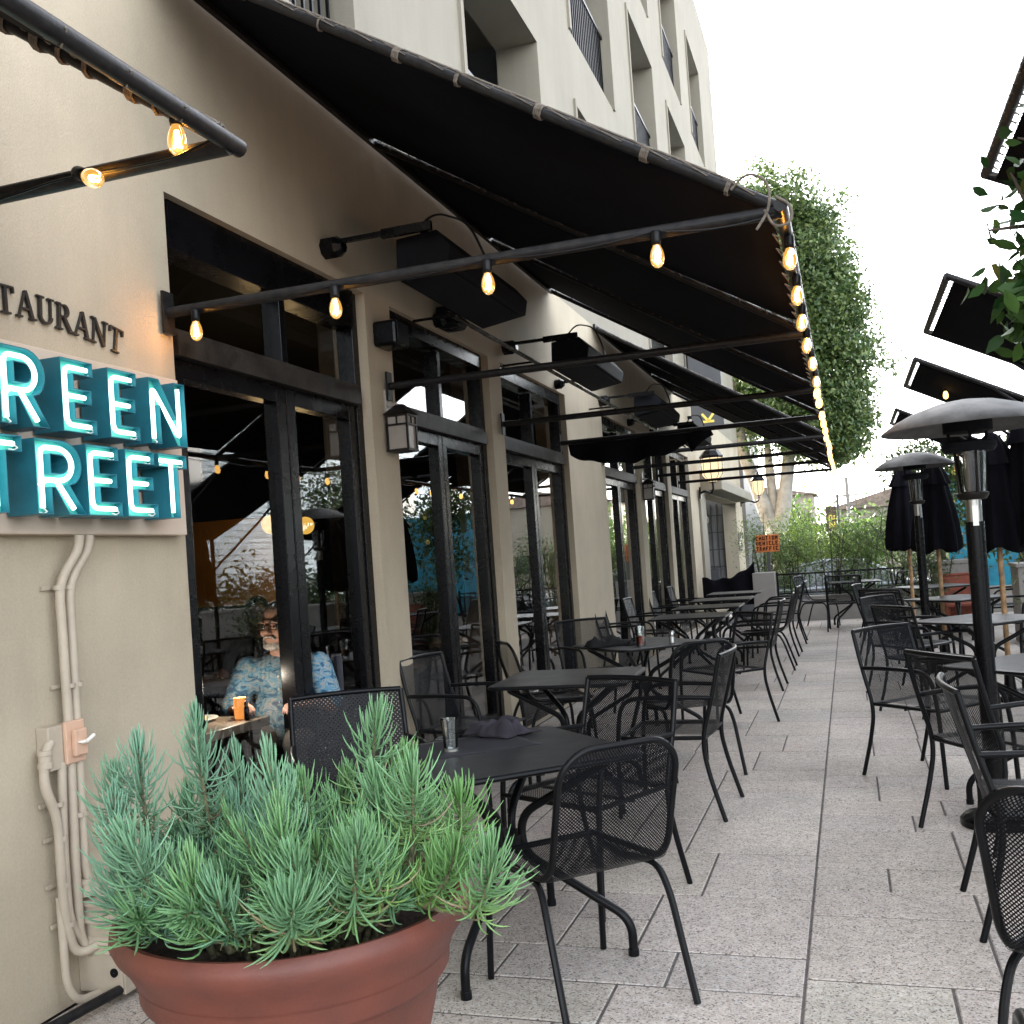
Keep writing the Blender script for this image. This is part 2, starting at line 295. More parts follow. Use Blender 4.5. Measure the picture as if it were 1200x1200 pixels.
class MB:
    def __init__(s): s.v = []; s.f = []; s.uv = {}; s.M = Matrix.Identity(4); s.tint = []; s.sharp = False
    def add(s, vs, fs, uvs=None, tint=None):
        b = len(s.v); M_ = s.M
        for q in vs: s.v.append(tuple(M_ @ Vector(q)))
        for k, f in enumerate(fs):
            if uvs: s.uv[len(s.f)] = [uvs[i] for i in f]
            s.f.append(tuple(b + i for i in f))
            if tint is not None: s.tint.append(tint)
        return s
    def box(s, a, b):
        x0, y0, z0 = [min(p, q) for p, q in zip(a, b)]; x1, y1, z1 = [max(p, q) for p, q in zip(a, b)]
        return s.add([(x0, y0, z0), (x1, y0, z0), (x1, y1, z0), (x0, y1, z0), (x0, y0, z1), (x1, y0, z1), (x1, y1, z1), (x0, y1, z1)],
                     [(3, 2, 1, 0), (4, 5, 6, 7), (0, 1, 5, 4), (1, 2, 6, 5), (2, 3, 7, 6), (3, 0, 4, 7)])
    def tube(s, pts, r, seg=8, cap=True, closed=False):
        P = [Vector(p) for p in pts]; n = len(P); rr = r if isinstance(r, (list, tuple)) else [r] * n
        T = []
        for i in range(n):
            if closed: d = P[(i + 1) % n] - P[i - 1]
            else: d = P[min(i + 1, n - 1)] - P[max(i - 1, 0)]
            T.append(d.normalized() if d.length > 1e-9 else Vector((0, 0, 1)))
        up = Vector((0, 0, 1)) if abs(T[0].z) < .9 else Vector((1, 0, 0))
        a = (up - T[0] * up.dot(T[0])).normalized(); vs = []
        for i in range(n):
            a = (a - T[i] * a.dot(T[i])).normalized(); b = T[i].cross(a)
            for k in range(seg):
                t = 2 * math.pi * k / seg; vs.append(P[i] + (a * math.cos(t) + b * math.sin(t)) * rr[i])
        fs = []
        m = n if closed else n - 1
        for i in range(m):
            j = (i + 1) % n
            for k in range(seg): fs.append((i * seg + k, i * seg + (k + 1) % seg, j * seg + (k + 1) % seg, j * seg + k))
        if cap and not closed: fs.append(tuple(reversed(range(seg)))); fs.append(tuple((n - 1) * seg + k for k in range(seg)))
        return s.add(vs, fs)
    def lathe(s, prof, c=(0, 0, 0), seg=24, capb=False, capt=False, amp=None):
        vs = []; n = len(prof)
        for (r, z) in prof:
            for k in range(seg):
                t = 2 * math.pi * k / seg; q = r if amp is None else r * amp(t, z)
                vs.append((c[0] + q * math.cos(t), c[1] + q * math.sin(t), c[2] + z))
        fs = [(i * seg + k, i * seg + (k + 1) % seg, (i + 1) * seg + (k + 1) % seg, (i + 1) * seg + k) for i in range(n - 1) for k in range(seg)]
        if capb: fs.append(tuple(reversed(range(seg))))
        if capt: fs.append(tuple((n - 1) * seg + k for k in range(seg)))
        return s.add(vs, fs)
    def prism(s, poly, h0, h1, axis='z'):
        n = len(poly)
        def q(p, h): return (p[0], p[1], h) if axis == 'z' else ((h, p[0], p[1]) if axis == 'x' else (p[0], h, p[1]))
        vs = [q(p, h0) for p in poly] + [q(p, h1) for p in poly]
        fs = [tuple(reversed(range(n))), tuple(range(n, 2 * n))] + [(i, (i + 1) % n, n + (i + 1) % n, n + i) for i in range(n)]
        return s.add(vs, fs)
    def grid(s, fn, nu, nv, uvf=None):
        vs = [fn(i / nu, j / nv) for i in range(nu + 1) for j in range(nv + 1)]
        uvs = [uvf(i / nu, j / nv) if uvf else (i / nu, j / nv) for i in range(nu + 1) for j in range(nv + 1)]
        k = nv + 1
        return s.add(vs, [(i * k + j, (i + 1) * k + j, (i + 1) * k + j + 1, i * k + j + 1) for i in range(nu) for j in range(nv)], uvs)
    def ball(s, c, r, seg=12, rings=8):
        if not isinstance(r, (tuple, list)): r = (r, r, r)
        vs = [(c[0], c[1], c[2] - r[2])]
        for i in range(1, rings):
            a = math.pi * i / rings
            for k in range(seg):
                t = 2 * math.pi * k / seg; vs.append((c[0] + r[0] * math.sin(a) * math.cos(t), c[1] + r[1] * math.sin(a) * math.sin(t), c[2] - r[2] * math.cos(a)))
        vs.append((c[0], c[1], c[2] + r[2])); L_ = len(vs) - 1; fs = []
        for k in range(seg):
            fs.append((0, 1 + (k + 1) % seg, 1 + k)); fs.append((L_, 1 + (rings - 2) * seg + k, 1 + (rings - 2) * seg + (k + 1) % seg))
        for i in range(rings - 2):
            for k in range(seg): fs.append((1 + i * seg + k, 1 + i * seg + (k + 1) % seg, 1 + (i + 1) * seg + (k + 1) % seg, 1 + (i + 1) * seg + k))
        return s.add(vs, fs)
    def mesh(s, name, m, smooth=True):
        me = bpy.data.meshes.new(name); me.from_pydata(s.v, [], s.f)
        if s.uv:
            ul = me.uv_layers.new(name='UVMap'); li = 0
            for k, f in enumerate(s.f):
                u = s.uv.get(k)
                for j in range(len(f)):
                    if u: ul.data[li + j].uv = u[j]
                li += len(f)
        if m: me.materials.append(m)
        if smooth: me.shade_smooth() if hasattr(me, 'shade_smooth') else None
        me.validate(); me.update(); return me
    def build(s, name, m, parent=None, smooth=True, bevel=0.0, auto=True):
        me = s.mesh(name, m, smooth)
        o = bpy.data.objects.new(name, me); COL.objects.link(o)
        if parent: o.parent = parent
        if smooth and auto:
            es = me.edges; 
            bm = bmesh.new(); bm.from_mesh(me)
            for e in bm.edges:
                if len(e.link_faces) == 2 and e.link_faces[0].normal.angle(e.link_faces[1].normal, 0) > R(38): e.smooth = False
            bm.to_mesh(me); bm.free()
        if bevel > 0:
            md = o.modifiers.new('bevel', 'BEVEL'); md.width = bevel; md.segments = 2; md.limit_method = 'ANGLE'; md.angle_limit = R(40)
        return o

def tag(o, label=None, cat=None, group=None, kind=None):
    if label: o['label'] = label
    if cat: o['category'] = cat
    if group: o['group'] = group
    if kind: o['kind'] = kind
    return o
def empty(name, loc, rz=0.0, label=None, cat=None, group=None):
    o = bpy.data.objects.new(name, None); COL.objects.link(o); o.location = loc; o.rotation_euler = (0, 0, rz); o.empty_display_size = 0.1
    return tag(o, label, cat, group)
def copy_tree(o, parent=None):
    c = o.copy(); COL.objects.link(c)
    if parent: c.parent = parent
    for ch in [x for x in CH.get(o, [])]: pass
    for ch in list(o.children): copy_tree(ch, c)
    return c
CH = {}
def dup(o, loc, rz, label, group=None, cat=None, scale=None):
    c = copy_tree(o); c.location = loc; c.rotation_euler = (0, 0, rz); c['label'] = label
    if group: c['group'] = group
    if cat: c['category'] = cat
    if scale: c.scale = scale
    return c
def face_rz(fx, fy): return math.atan2(-fx, fy)      # turns local +y to (fx, fy)
def big_mesh(name, V_, F_, m, parent=None, tints=None, smooth=False):
    """fast mesh from numpy arrays; F_ is (n, k)"""
    me = bpy.data.meshes.new(name); n, k = F_.shape
    me.vertices.add(len(V_)); me.vertices.foreach_set('co', V_.astype(np.float32).ravel())
    me.loops.add(n * k); me.loops.foreach_set('vertex_index', F_.astype(np.int32).ravel())
    me.polygons.add(n); me.polygons.foreach_set('loop_start', np.arange(0, n * k, k, dtype=np.int32)); me.polygons.foreach_set('loop_total', np.full(n, k, dtype=np.int32))
    me.update(calc_edges=True)
    if tints is not None:
        a = me.color_attributes.new('tint', 'FLOAT_COLOR', 'POINT')
        c = np.ones((len(V_), 4), dtype=np.float32); c[:, :3] = tints; a.data.foreach_set('color', c.ravel())
    if smooth: me.polygons.foreach_set('use_smooth', np.ones(n, dtype=bool))
    me.materials.append(m); o = bpy.data.objects.new(name, me); COL.objects.link(o)
    if parent: o.parent = parent
    return o

# ================================================================== SETTING: ground, pavement
g = MB(); g.add([(-300, -60, -.45), (300, -60, -.45), (300, 900, -.45), (-300, 900, -.45)], [(0, 1, 2, 3)])
tag(g.build('ground', M['ground'], smooth=False), kind='structure')
g = MB(); g.box((-2.69, -3.5, -.449), (7.0, 19.52, -.0045)); tag(g.build('mortar_bed', M['mortar'], smooth=False), kind='structure')
# street and far pavement
g = MB(); g.box((-60, 30.2, -.449), (60, 33, -.30)); tag(g.build('far_pavement', M['concrete'], smooth=False), kind='structure')

def pavers():
    V_, F_, T_ = [], [], []
    def slab(x0, y0, x1, y1):
        gsp = 0.0048; b = len(V_); z = 0.0 + random.uniform(-.0006, .0006)
        t = random.uniform(.88, 1.06); c = (t * random.uniform(.99, 1.03), t, t * random.uniform(.96, 1.01))
        e = .004
        o1 = [(x0 + gsp, y0 + gsp), (x1 - gsp, y0 + gsp), (x1 - gsp, y1 - gsp), (x0 + gsp, y1 - gsp)]
        o2 = [(x0 + gsp + e, y0 + gsp + e), (x1 - gsp - e, y0 + gsp + e), (x1 - gsp - e, y1 - gsp - e), (x0 + gsp + e, y1 - gsp - e)]
        for p in o1: V_.append((p[0], p[1], z - .0035))
        for p in o2: V_.append((p[0], p[1], z))
        F_.append((b + 4, b + 5, b + 6, b + 7)); T_.extend([c] * 8)
        for i in range(4): F_.append((b + i, b + (i + 1) % 4, b + 4 + (i + 1) % 4, b + 4 + i))
    rnd = random.Random(11)
    def run(xa, xb, y0, y1, sgn):
        x = xa
        h = y1 - y0
        while x * sgn < xb * sgn:
            wd = rnd.choice([.30, .45, .61, .61]); nx = x + sgn * wd
            a, b = min(x, nx), max(x, nx)
            a = max(a, -2.69); b = min(b, 7.0)
            if b - a > .03:
                if h > .5 and rnd.random() < .30:
                    slab(a, y0, b, y0 + h / 2); slab(a, y0 + h / 2, b, y1)
                else: slab(a, y0, b, y1)
            x = nx
    y = 3.70 - .612 * 12
    while y < 19.5:
        y1 = min(y + .612, 19.5)
        if rnd.random() < .28: run(-.235, -2.69, y, y + (y1 - y) / 2, -1); run(-.235, -2.69, y + (y1 - y) / 2, y1, -1)
        else: run(-.235, -2.69, y, y1, -1)
        if y1 <= y + .01: break
        y = y1
        if y >= 19.49: break
    y = 3.53 - .612 * 12
    while y < 19.49:
        y1 = min(y + .612, 19.5)
        if rnd.random() < .28: run(-.235, 7.0, y, y + (y1 - y) / 2, 1); run(-.235, 7.0, y + (y1 - y) / 2, y1, 1)
        else: run(-.235, 7.0, y, y1, 1)
        y = y1
    me = bpy.data.meshes.new('pavement'); me.from_pydata(V_, [], F_)
    a = me.color_attributes.new('tone', 'FLOAT_COLOR', 'POINT'); c = np.ones((len(V_), 4), dtype=np.float32); c[:, :3] = np.array(T_); a.data.foreach_set('color', c.ravel())
    me.materials.append(M['paver']); o = bpy.data.objects.new('pavement', me); COL.objects.link(o); tag(o, kind='structure')
pavers()

# ================================================================== RESTAURANT BUILDING
WX = -2.70; HEAD = 3.16; BY1 = 28.9; TOPZ = 15.3; UPZ = 4.20
bld = empty('apartment_building', (WX, 0, 0), 0, 'tan stucco apartment block with a restaurant at street level and recessed balconies above', 'building')
def B(mb, name, m, parent=bld, **k):
    # meshes are written in world coordinates, the building empty sits at x = WX
    mb.v = [(x - WX, y, z) for x, y, z in mb.v]
    return mb.build(name, m, parent, **k)
bays = [(3.74, 5.68), (6.04, 7.95), (8.26, 10.37), (12.05, 14.20), (14.55, 16.60), (16.95, 19.10)]
shop = (20.85, 27.2)
upy = [(-3.4, -1.2), (0.3, 2.2), (3.95, 5.75), (7.88, 10.15), (11.82, 14.2), (15.85, 17.95), (19.6, 21.8), (23.5, 25.6)]
upz = [(4.62, 6.80), (7.72, 9.98), (10.9, 13.2)]
def facade(mb, ylo, yhi, zlo, zhi, holes, dep):
    ys = sorted(set([ylo, yhi] + [h[0] for h in holes] + [h[1] for h in holes])); zs = sorted(set([zlo, zhi] + [h[2] for h in holes] + [h[3] for h in holes]))
    for i in range(len(ys) - 1):
        for j in range(len(zs) - 1):
            cy, cz = (ys[i] + ys[i + 1]) / 2, (zs[j] + zs[j + 1]) / 2
            if any(h[0] < cy < h[1] and h[2] < cz < h[3] for h in holes): continue
            mb.add([(WX, ys[i], zs[j]), (WX, ys[i + 1], zs[j]), (WX, ys[i + 1], zs[j + 1]), (WX, ys[i], zs[j + 1])], [(0, 1, 2, 3)])
            mb.add([(WX - dep, ys[i], zs[j]), (WX - dep, ys[i + 1], zs[j]), (WX - dep, ys[i + 1], zs[j + 1]), (WX - dep, ys[i], zs[j + 1])], [(3, 2, 1, 0)])
    for (a, b, c, d) in holes:
        for q in ([(a, c), (a, d)], [(b, d), (b, c)], [(a, d), (b, d)], [(b, c), (a, c)]):
            mb.add([(WX, q[0][0], q[0][1]), (WX, q[1][0], q[1][1]), (WX - dep, q[1][0], q[1][1]), (WX - dep, q[0][0], q[0][1])], [(0, 1, 2, 3)])
mb = MB(); facade(mb, -4, BY1, 0, UPZ, [(a, b, 0.0, HEAD) for a, b in bays] + [(shop[0], shop[1], 0, 2.58)], .34)
mb.add([(WX, BY1, 0), (WX - 12, BY1, 0), (WX - 12, BY1, UPZ), (WX, BY1, UPZ)], [(0, 1, 2, 3)])
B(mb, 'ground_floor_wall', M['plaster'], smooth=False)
mb = MB(); facade(mb, -4, BY1, UPZ, TOPZ, [(a, b, c, d) for a, b in upy for c, d in upz], .42)
mb.add([(WX, BY1, UPZ), (WX - 12, BY1, UPZ), (WX - 12, BY1, TOPZ), (WX, BY1, TOPZ)], [(0, 1, 2, 3)])
mb.add([(WX, -4, TOPZ), (WX, BY1, TOPZ), (WX - 12, BY1, TOPZ), (WX - 12, -4, TOPZ)], [(0, 1, 2, 3)])
mb.add([(WX, -4, 0), (WX - 12, -4, 0), (WX - 12, -4, TOPZ), (WX, -4, TOPZ)], [(0, 1, 2, 3)])
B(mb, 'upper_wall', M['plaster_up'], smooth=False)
# raised surround lines round the balcony openings
for a, b in upy[2:]:
    for c, d in upz:
        if (a, c) == (upy[2][0], upz[2][0]): continue
        mb = MB(); e = .028
        mb.box((WX, a - .07, d), (WX + e, b + .07, d + .07)); mb.box((WX, a - .07, c - .0), (WX + e, a - .0, d - .002)); mb.box((WX, b, c), (WX + e, b + .07, d - .002))
        B(mb, 'opening_trim', M['plaster_up'], smooth=False)
# balconies: back wall, floors, partition walls
mb = MB(); mb.box((WX - 2.3, -4, UPZ), (WX - 2.2, BY1 - .1, TOPZ - .1)); B(mb, 'balcony_back_wall', M['balc'], smooth=False)
mb = MB()
for z in (UPZ + .06, 7.25, 10.4, 13.6): mb.box((WX - 2.2, -3.9, z), (WX - .42, BY1 - .1, z + .3))
B(mb, 'balcony_slab', M['plaster_up'], smooth=False)
mb = MB()
for i in range(len(upy) - 1):
    ym = (upy[i][1] + upy[i + 1][0]) / 2; mb.box((WX - 2.2, ym - .1, UPZ + .37), (WX - .43, ym + .1, TOPZ - .2))
B(mb, 'balcony_partition', M['balc'], smooth=False)
for a, b in upy[2:]:
    for c, d in upz:
        mb = MB(); x = WX - .10
        mb.box((x - .02, a, c + 1.02), (x + .02, b, c + 1.06)); mb.box((x - .02, a, c + .06), (x + .02, b, c + .10))
        n = int((b - a) / .105)
        for k in range(1, n): yy = a + (b - a) * k / n; mb.box((x - .009, yy - .009, c + .10), (x + .009, yy + .009, c + 1.02))
        B(mb, 'balcony_railing', M['black'], smooth=False)
        mb = MB(); mb.box((WX - 2.195, a + .3, c + .02), (WX - 2.16, b - .3, d - .1)); B(mb, 'balcony_door', M['carglass'], smooth=False)
# window bays: frame + panes, transoms, doors
for bi, (a, b) in enumerate(bays):
    x0, x1 = WX - .17, WX - .06
    fr = MB(); tz = 2.42 if bi else 2.46
    fr.box((x0, a, 0), (x1, a + .075, HEAD)); fr.box((x0, b - .075, 0), (x1, b, HEAD))
    fr.box((x0 - .02, a + .075, HEAD - (.22 if bi == 0 else .11)), (x1 + .02, b - .075, HEAD))
    fr.box((x0 + .002, a + .075, 0), (x1 - .002, b - .075, .06))
    mid = a + (b - a) * (.54 if bi == 0 else .5)
    fr.box((x0, mid - .03, tz + .1), (x1, mid + .03, HEAD - .12 if bi else HEAD - .22))
    for s0, s1 in ((a + .075, mid - .006), (mid + .006, b - .075)):
        st = .075 if bi else .085
        for q in ((s0, s0 + st), (s1 - st, s1)): fr.box((x0 + .012, q[0], .06), (x1 - .012, q[1], tz))
        fr.box((x0 + .014, s0 + st, .06), (x1 - .014, s1 - st, .24)); fr.box((x0 + .014, s0 + st, tz - .09), (x1 - .014, s1 - st, tz))
    wn = B(fr, 'folding_window', M['frame'], smooth=False, bevel=.004)
    tr = MB(); tr.box((x0 - .01, a + .077, tz), (x1 + .035, b - .077, tz + .10)); tr.box((x0, a + .077, tz + .101), (x1 + .018, b - .077, tz + .125))
    o = tr.build('transom_rail', M['transom'], wn, smooth=False, bevel=.004); o.data.transform(Matrix.Translation((-WX, 0, 0)))
    pn = MB(); xg = WX - .115
    for s0, s1, z0, z1 in ((a + .15, mid - .08, .24, tz - .09), (mid + .08, b - .15, .24, tz - .09), (a + .075, mid - .03, tz + .12, HEAD - .11), (mid + .03, b - .075, tz + .12, HEAD - .11)):
        pn = MB(); pn.add([(xg - WX, s0 - .02, z0 - .02), (xg - WX, s1 + .02, z0 - .02), (xg - WX, s1 + .02, z1 + .02), (xg - WX, s0 - .02, z1 + .02)], [(0, 1, 2, 3)])
        pn.build('pane', M['glass'], wn, smooth=False)
# storefront at the far end: lintel canopy, tiled recess
mb = MB(); mb.prism([(WX, 2.60), (WX + .42, 2.60), (WX + .42, 2.78), (WX + .10, 3.02), (WX, 3.02)], shop[0] - .25, shop[1] + .2, 'y'); B(mb, 'storefront_cornice', M['plaster_up'], smooth=False, bevel=.01)
mb = MB(); mb.box((WX - 1.6, shop[0] - .3, 0), (WX - 1.5, shop[1] + .3, 2.9)); mb.box((WX - 1.5, shop[1] + .2, 0), (WX - .34, shop[1] + .3, 2.9)); B(mb, 'storefront_back_wall', M['tilewhite'], smooth=False)
mb = MB(); x = WX - 1.49
for k in range(9): yy = shop[0] + (shop[1] - shop[0]) * k / 8; mb.box((x, yy - .025, 0), (x + .03, yy + .025, 2.6))
for z in (.45, .9, 1.35, 1.8, 2.25): mb.box((x + .002, shop[0], z - .012), (x + .024, shop[1], z + .012))
yy = shop[1] + .19
for k in range(8): xx = WX - 1.45 + k * .155; mb.box((xx - .012, yy - .03, 0), (xx + .012, yy, 2.6))
for z in (.5, .95, 1.4, 1.85, 2.3): mb.box((WX - 1.48, yy - .022, z - .01), (WX - .36, yy - .002, z + .01))
B(mb, 'storefront_grille', M['dkgrey'], smooth=False)
mb = MB(); mb.lathe([(.001, -.02), (.13, -.01), (.13, .01), (.001, .02)], seg=20); mb.v = [(WX - .85 + x, yy - .06 + z, 2.2 + y) for x, y, z in mb.v]; B(mb, 'wall_clock', M['whitepl'])
mb = MB(); mb.box((WX - 1.45, yy - .55, 0), (WX - .5, yy - .1, .9)); B(mb, 'storefront_counter', M['dkgrey'], smooth=False, bevel=.01)
mb = MB(); mb.box((WX - .02, 20.1, 0), (WX + .05, 20.84, 2.6)); B(mb, 'storefront_pier', M['plaster_up'], smooth=False, bevel=.01)
# dining room shell
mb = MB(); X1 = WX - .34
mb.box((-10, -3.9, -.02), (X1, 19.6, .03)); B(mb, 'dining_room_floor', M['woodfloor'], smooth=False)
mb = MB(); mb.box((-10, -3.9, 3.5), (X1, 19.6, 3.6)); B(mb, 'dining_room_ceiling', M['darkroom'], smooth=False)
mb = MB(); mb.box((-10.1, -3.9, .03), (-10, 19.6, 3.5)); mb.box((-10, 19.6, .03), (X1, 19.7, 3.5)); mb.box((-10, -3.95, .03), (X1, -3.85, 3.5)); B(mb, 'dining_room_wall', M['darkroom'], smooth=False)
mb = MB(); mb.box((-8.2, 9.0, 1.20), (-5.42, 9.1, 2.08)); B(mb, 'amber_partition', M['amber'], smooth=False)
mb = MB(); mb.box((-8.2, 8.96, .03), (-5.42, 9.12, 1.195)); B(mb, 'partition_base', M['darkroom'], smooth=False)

# ------------------------------------------------------------------ awnings on the left
def awning(name, label, rafters, xo, zo, xw, zw, lacing=True, gap=.022):
    t = empty(name, (WX, rafters[0], zo), 0, label, 'awning', 'black canvas awnings on the building')
    L0 = Vector((-WX, -rafters[0], -zo))
    def put(mb, nme, m, **k):
        mb.v = [tuple(Vector(q) + L0) for q in mb.v]; return mb.build(nme, m, t, **k)
    sl_ = (zw - zo) / (xw - xo)
    for i in range(len(rafters) - 1):
        a, b = rafters[i] + gap, rafters[i + 1] - gap
        mb = MB(); rs = random.Random(i)
        def fn(u, v):
            x = xw + .02 + (xo - .06 - xw) * u; y = a + (b - a) * v
            return (x, y, zo + (x - xo) * sl_ + .035 - .035 * math.sin(math.pi * u) * (.5 + .5 * math.cos((v - .5) * 2.2)) - .012 * math.sin(math.pi * v))
        mb.grid(fn, 14, 10); o = put(mb, 'canvas_panel', M['canvas'])
        md = o.modifiers.new('solid', 'SOLIDIFY'); md.thickness = .004
    for y in rafters:
        mb = MB(); mb.tube([(xw, y, zw), (xo, y, zo)], .021, 10); put(mb, 'rafter', M['worn'])
        mb = MB(); mb.tube([(xw + .01, y, zo), (xo, y, zo - .01)], .024, 12); mb.box((xw + .001, y - .035, zo - .09), (xw + .014, y + .035, zo + .09)); put(mb, 'strut', M['worn'])
        if lacing:
            for s_ in ((1,) if y == rafters[0] else ((-1,) if y == rafters[-1] else (1, -1))):
                mb = MB(); n = 16; pts = []
                for k in range(n):
                    u = (k + .5 + random.uniform(-.15, .15)) / n; x = xw + (xo - xw) * u; z = zw + (zo - zw) * u
                    pts += [(x, y - s_ * .024, z + .004), (x + .008, y, z + .025), (x + .016, y + s_ * .026, z + .012), (x + .03, y + s_ * .05, z - .002), (x + .035, y + s_ * .03, z - .020), (x + .045, y - s_ * .006, z - .027), (x + .05, y - s_ * .024, z - .008)]
                mb.tube(pts, .0028, 5); put(mb, 'lacing', M['rope'])
    mb = MB(); mb.tube([(xo, rafters[0] - .05, zo), (xo, rafters[-1] + .05, zo)], .024, 12); put(mb, 'outer_rail', M['worn'])
    mb = MB(); mb.box((xw, rafters[0] - .05, zw - .03), (xw + .03, rafters[-1] + .05, zw + .03)); put(mb, 'wall_rail', M['worn'])
    if lacing:
        mb = MB(); n = int((rafters[-1] - rafters[0]) / .2); pts = []
        for k in range(n):
            y = rafters[0] + .08 + k * .2
            pts += [(xo - .026, y, zo), (xo, y + .01, zo + .027), (xo + .026, y + .02, zo), (xo, y + .03, zo - .027), (xo - .05, y + .04, zo + .01)]
        mb.tube(pts, .003, 5)
        put(mb, 'rail_lacing', M['rope'])
    return t
AW = awning('awning', 'large black canvas awning over the three nearest window bays, its lower pipe strung with bulbs', [3.68, 5.90, 8.15, 9.97], -.135, 2.61, WX + .02, 4.17)
awning('awning', 'far black canvas awning beyond the gap, running to the end of the dining row', [11.9, 13.7, 15.6, 17.6], -.135, 2.61, WX + .02, 4.17)
AN = awning('awning', 'near black awning pipe corner over the green neon restaurant sign', [-2.0, .2, 2.315], -1.46, 2.60, WX + .02, 3.44)
# tape and heavy lashings on the near front rafters
def lash(parent, p0, p1, n, r, nme='lashing'):
    L0 = -Vector(parent.location); P0, P1 = Vector(p0), Vector(p1); d = (P1 - P0).normalized(); a = d.cross(Vector((0, 1, 0))).normalized(); b = d.cross(a)
    mb = MB(); rs = random.Random(3); pts = []
    for k in range(n):
        c = P0.lerp(P1, (k + rs.uniform(.2, .8)) / n); turns = rs.choice([1, 2, 3, 4])
        pts += [c + d * (.008 * t / 8) + (a * math.cos(t * math.pi / 4) + b * math.sin(t * math.pi / 4)) * (r + .0035) for t in range(8 * turns + 1)]
    mb.tube(pts, .0048, 6); mb.v = [tuple(Vector(q) + L0) for q in mb.v]; mb.build(nme, M['rope'], parent)
lash(AW, (WX + .02, 3.68, 4.17), (-.135, 3.68, 2.61), 8, .022)
lash(AN, (WX + .02, 2.315, 3.44), (-1.44, 2.315, 2.59), 13, .0245)
lash(AW, (-.135, 3.66, 2.61), (-.135, 9.9, 2.61), 24, .024)
# stray rope tail at the front corner
mb = MB(); L0 = Vector((-WX, -3.68, -2.61))
mb.tube(fillet([(-.30, 3.66, 2.70), (-.24, 3.64, 2.745), (-.17, 3.63, 2.70), (-.17, 3.62, 2.60), (-.22, 3.61, 2.53)], .05), .005, 6)
mb.tube(fillet([(-.15, 3.63, 2.64), (-.10, 3.62, 2.60), (-.10, 3.62, 2.54), (-.16, 3.62, 2.53), (-.19, 3.63, 2.60)], .03), .005, 6)
mb.v = [tuple(Vector(q) + L0) for q in mb.v]; mb.build('rope_tail', M['rope'], AW)

# ------------------------------------------------------------------ bulbs
bulb_meshes = {}
def bulb_parts():
    s_ = MB(); s_.lathe([(.006, .0), (.017, -.002), (.019, -.012), (.0185, -.04), (.0165, -.052), (.010, -.054)], seg=14, capb=False); 
    g_ = MB(); g_.lathe([(.0125, -.052), (.016, -.060), (.022, -.074), (.0255, -.092), (.0255, -.104), (.022, -.119), (.013, -.130), (.004, -.134), (.0005, -.1342)], seg=18)
    f_ = MB()
    for k in range(4):
        t = k * math.pi / 2 + .4; f_.tube([(.0035 * math.cos(t), .0035 * math.sin(t), -.066), (.0095 * math.cos(t), .0095 * math.sin(t), -.114)], .0026, 5)
    return s_.mesh('socket', M['black']), g_.mesh('bulb', M['amberglass']), f_.mesh('filament', M['filament'])
SOCK, GLOB, FIL = bulb_parts()
gl2 = MB(); gl2.lathe([(.0125, -.052), (.022, -.074), (.0255, -.098), (.020, -.122), (.0005, -.134)], seg=12); GLOWB = gl2.mesh('bulb', M['bulbfar'])
def string_light(label, bulbs, cord_pts, r=.0035, cols=True, base=None):
    t = empty('string_light', base or bulbs[0][0], 0, label, 'string lights'); L0 = -Vector(base or bulbs[0][0])
    if cord_pts:
        mb = MB(); mb.tube([Vector(p) + L0 for p in cord_pts], r, 6); mb.build('cord', M['black'], t)
    for (p, tilt, near) in bulbs:
        o = bpy.data.objects.new('bulb', GLOB if near else GLOWB); COL.objects.link(o); o.parent = t; o.location = Vector(p) + L0; o.rotation_euler = tilt
        s_ = bpy.data.objects.new('socket', SOCK); COL.objects.link(s_); s_.parent = o
        if near: q = bpy.data.objects.new('filament', FIL); COL.objects.link(q); q.parent = o
    return t
def sag(a, b, s=.05, n=8):
    a, b = Vector(a), Vector(b); return [a.lerp(b, i / n) + Vector((0, 0, -s * 4 * (i / n) * (1 - i / n))) for i in range(n + 1)]
z1 = 2.60
bx = [-2.52, -1.865, -1.218, -.573]
cp = sag((-2.66, 3.655, 2.585), (bx[0], 3.655, z1), .01, 4) + sag((bx[0], 3.655, z1), (bx[1], 3.655, z1), .02)[1:] + sag((bx[1], 3.655, z1), (bx[2], 3.655, z1), .02)[1:] + sag((bx[2], 3.655, z1), (bx[3], 3.655, z1), .02)[1:] + sag((bx[3], 3.655, z1), (-.16, 3.655, 2.585), .02)[1:]
string_light('string of four glowing amber bulbs hung below the nearest long awning pipe', [((x, 3.655, z1), (0, 0, 0), True) for x in bx], cp)
ys_ = [3.93, 4.53, 5.11, 5.71, 6.33, 7.09, 7.63, 8.17, 9.03, 9.65, 10.3, 11.03, 11.7, 12.2, 12.8, 13.35, 13.9, 14.5, 15.1, 15.7, 16.4, 17.0]
cp = []
for a_, b_ in zip(ys_[:-1], ys_[1:]): cp += sag((-.125, a_, 2.59), (-.125, b_, 2.59), .03, 5)[:-1]
string_light('long string of amber bulbs running away along the outer pipe of the awnings', [((-.125, y, 2.59), (random.uniform(-.1, .1), random.uniform(-.1, .1), 0), y < 7.5) for y in ys_], cp)
string_light('short string of two amber bulbs at the near awning corner above the neon sign', [((-1.60, 2.29, 2.715), (0, 0, 0), True), ((-1.93, 2.29, 2.60), (R(-20), R(-62), 0), True)],
             [(-1.60, 2.29, 2.715), (-1.52, 2.29, 2.66), (-1.50, 2.285, 2.60), (-1.60, 2.285, 2.578)] + sag((-1.62, 2.285, 2.576), (-1.93, 2.29, 2.59), .004) + sag((-1.93, 2.29, 2.60), (-2.66, 2.29, 2.575), .02)[1:])

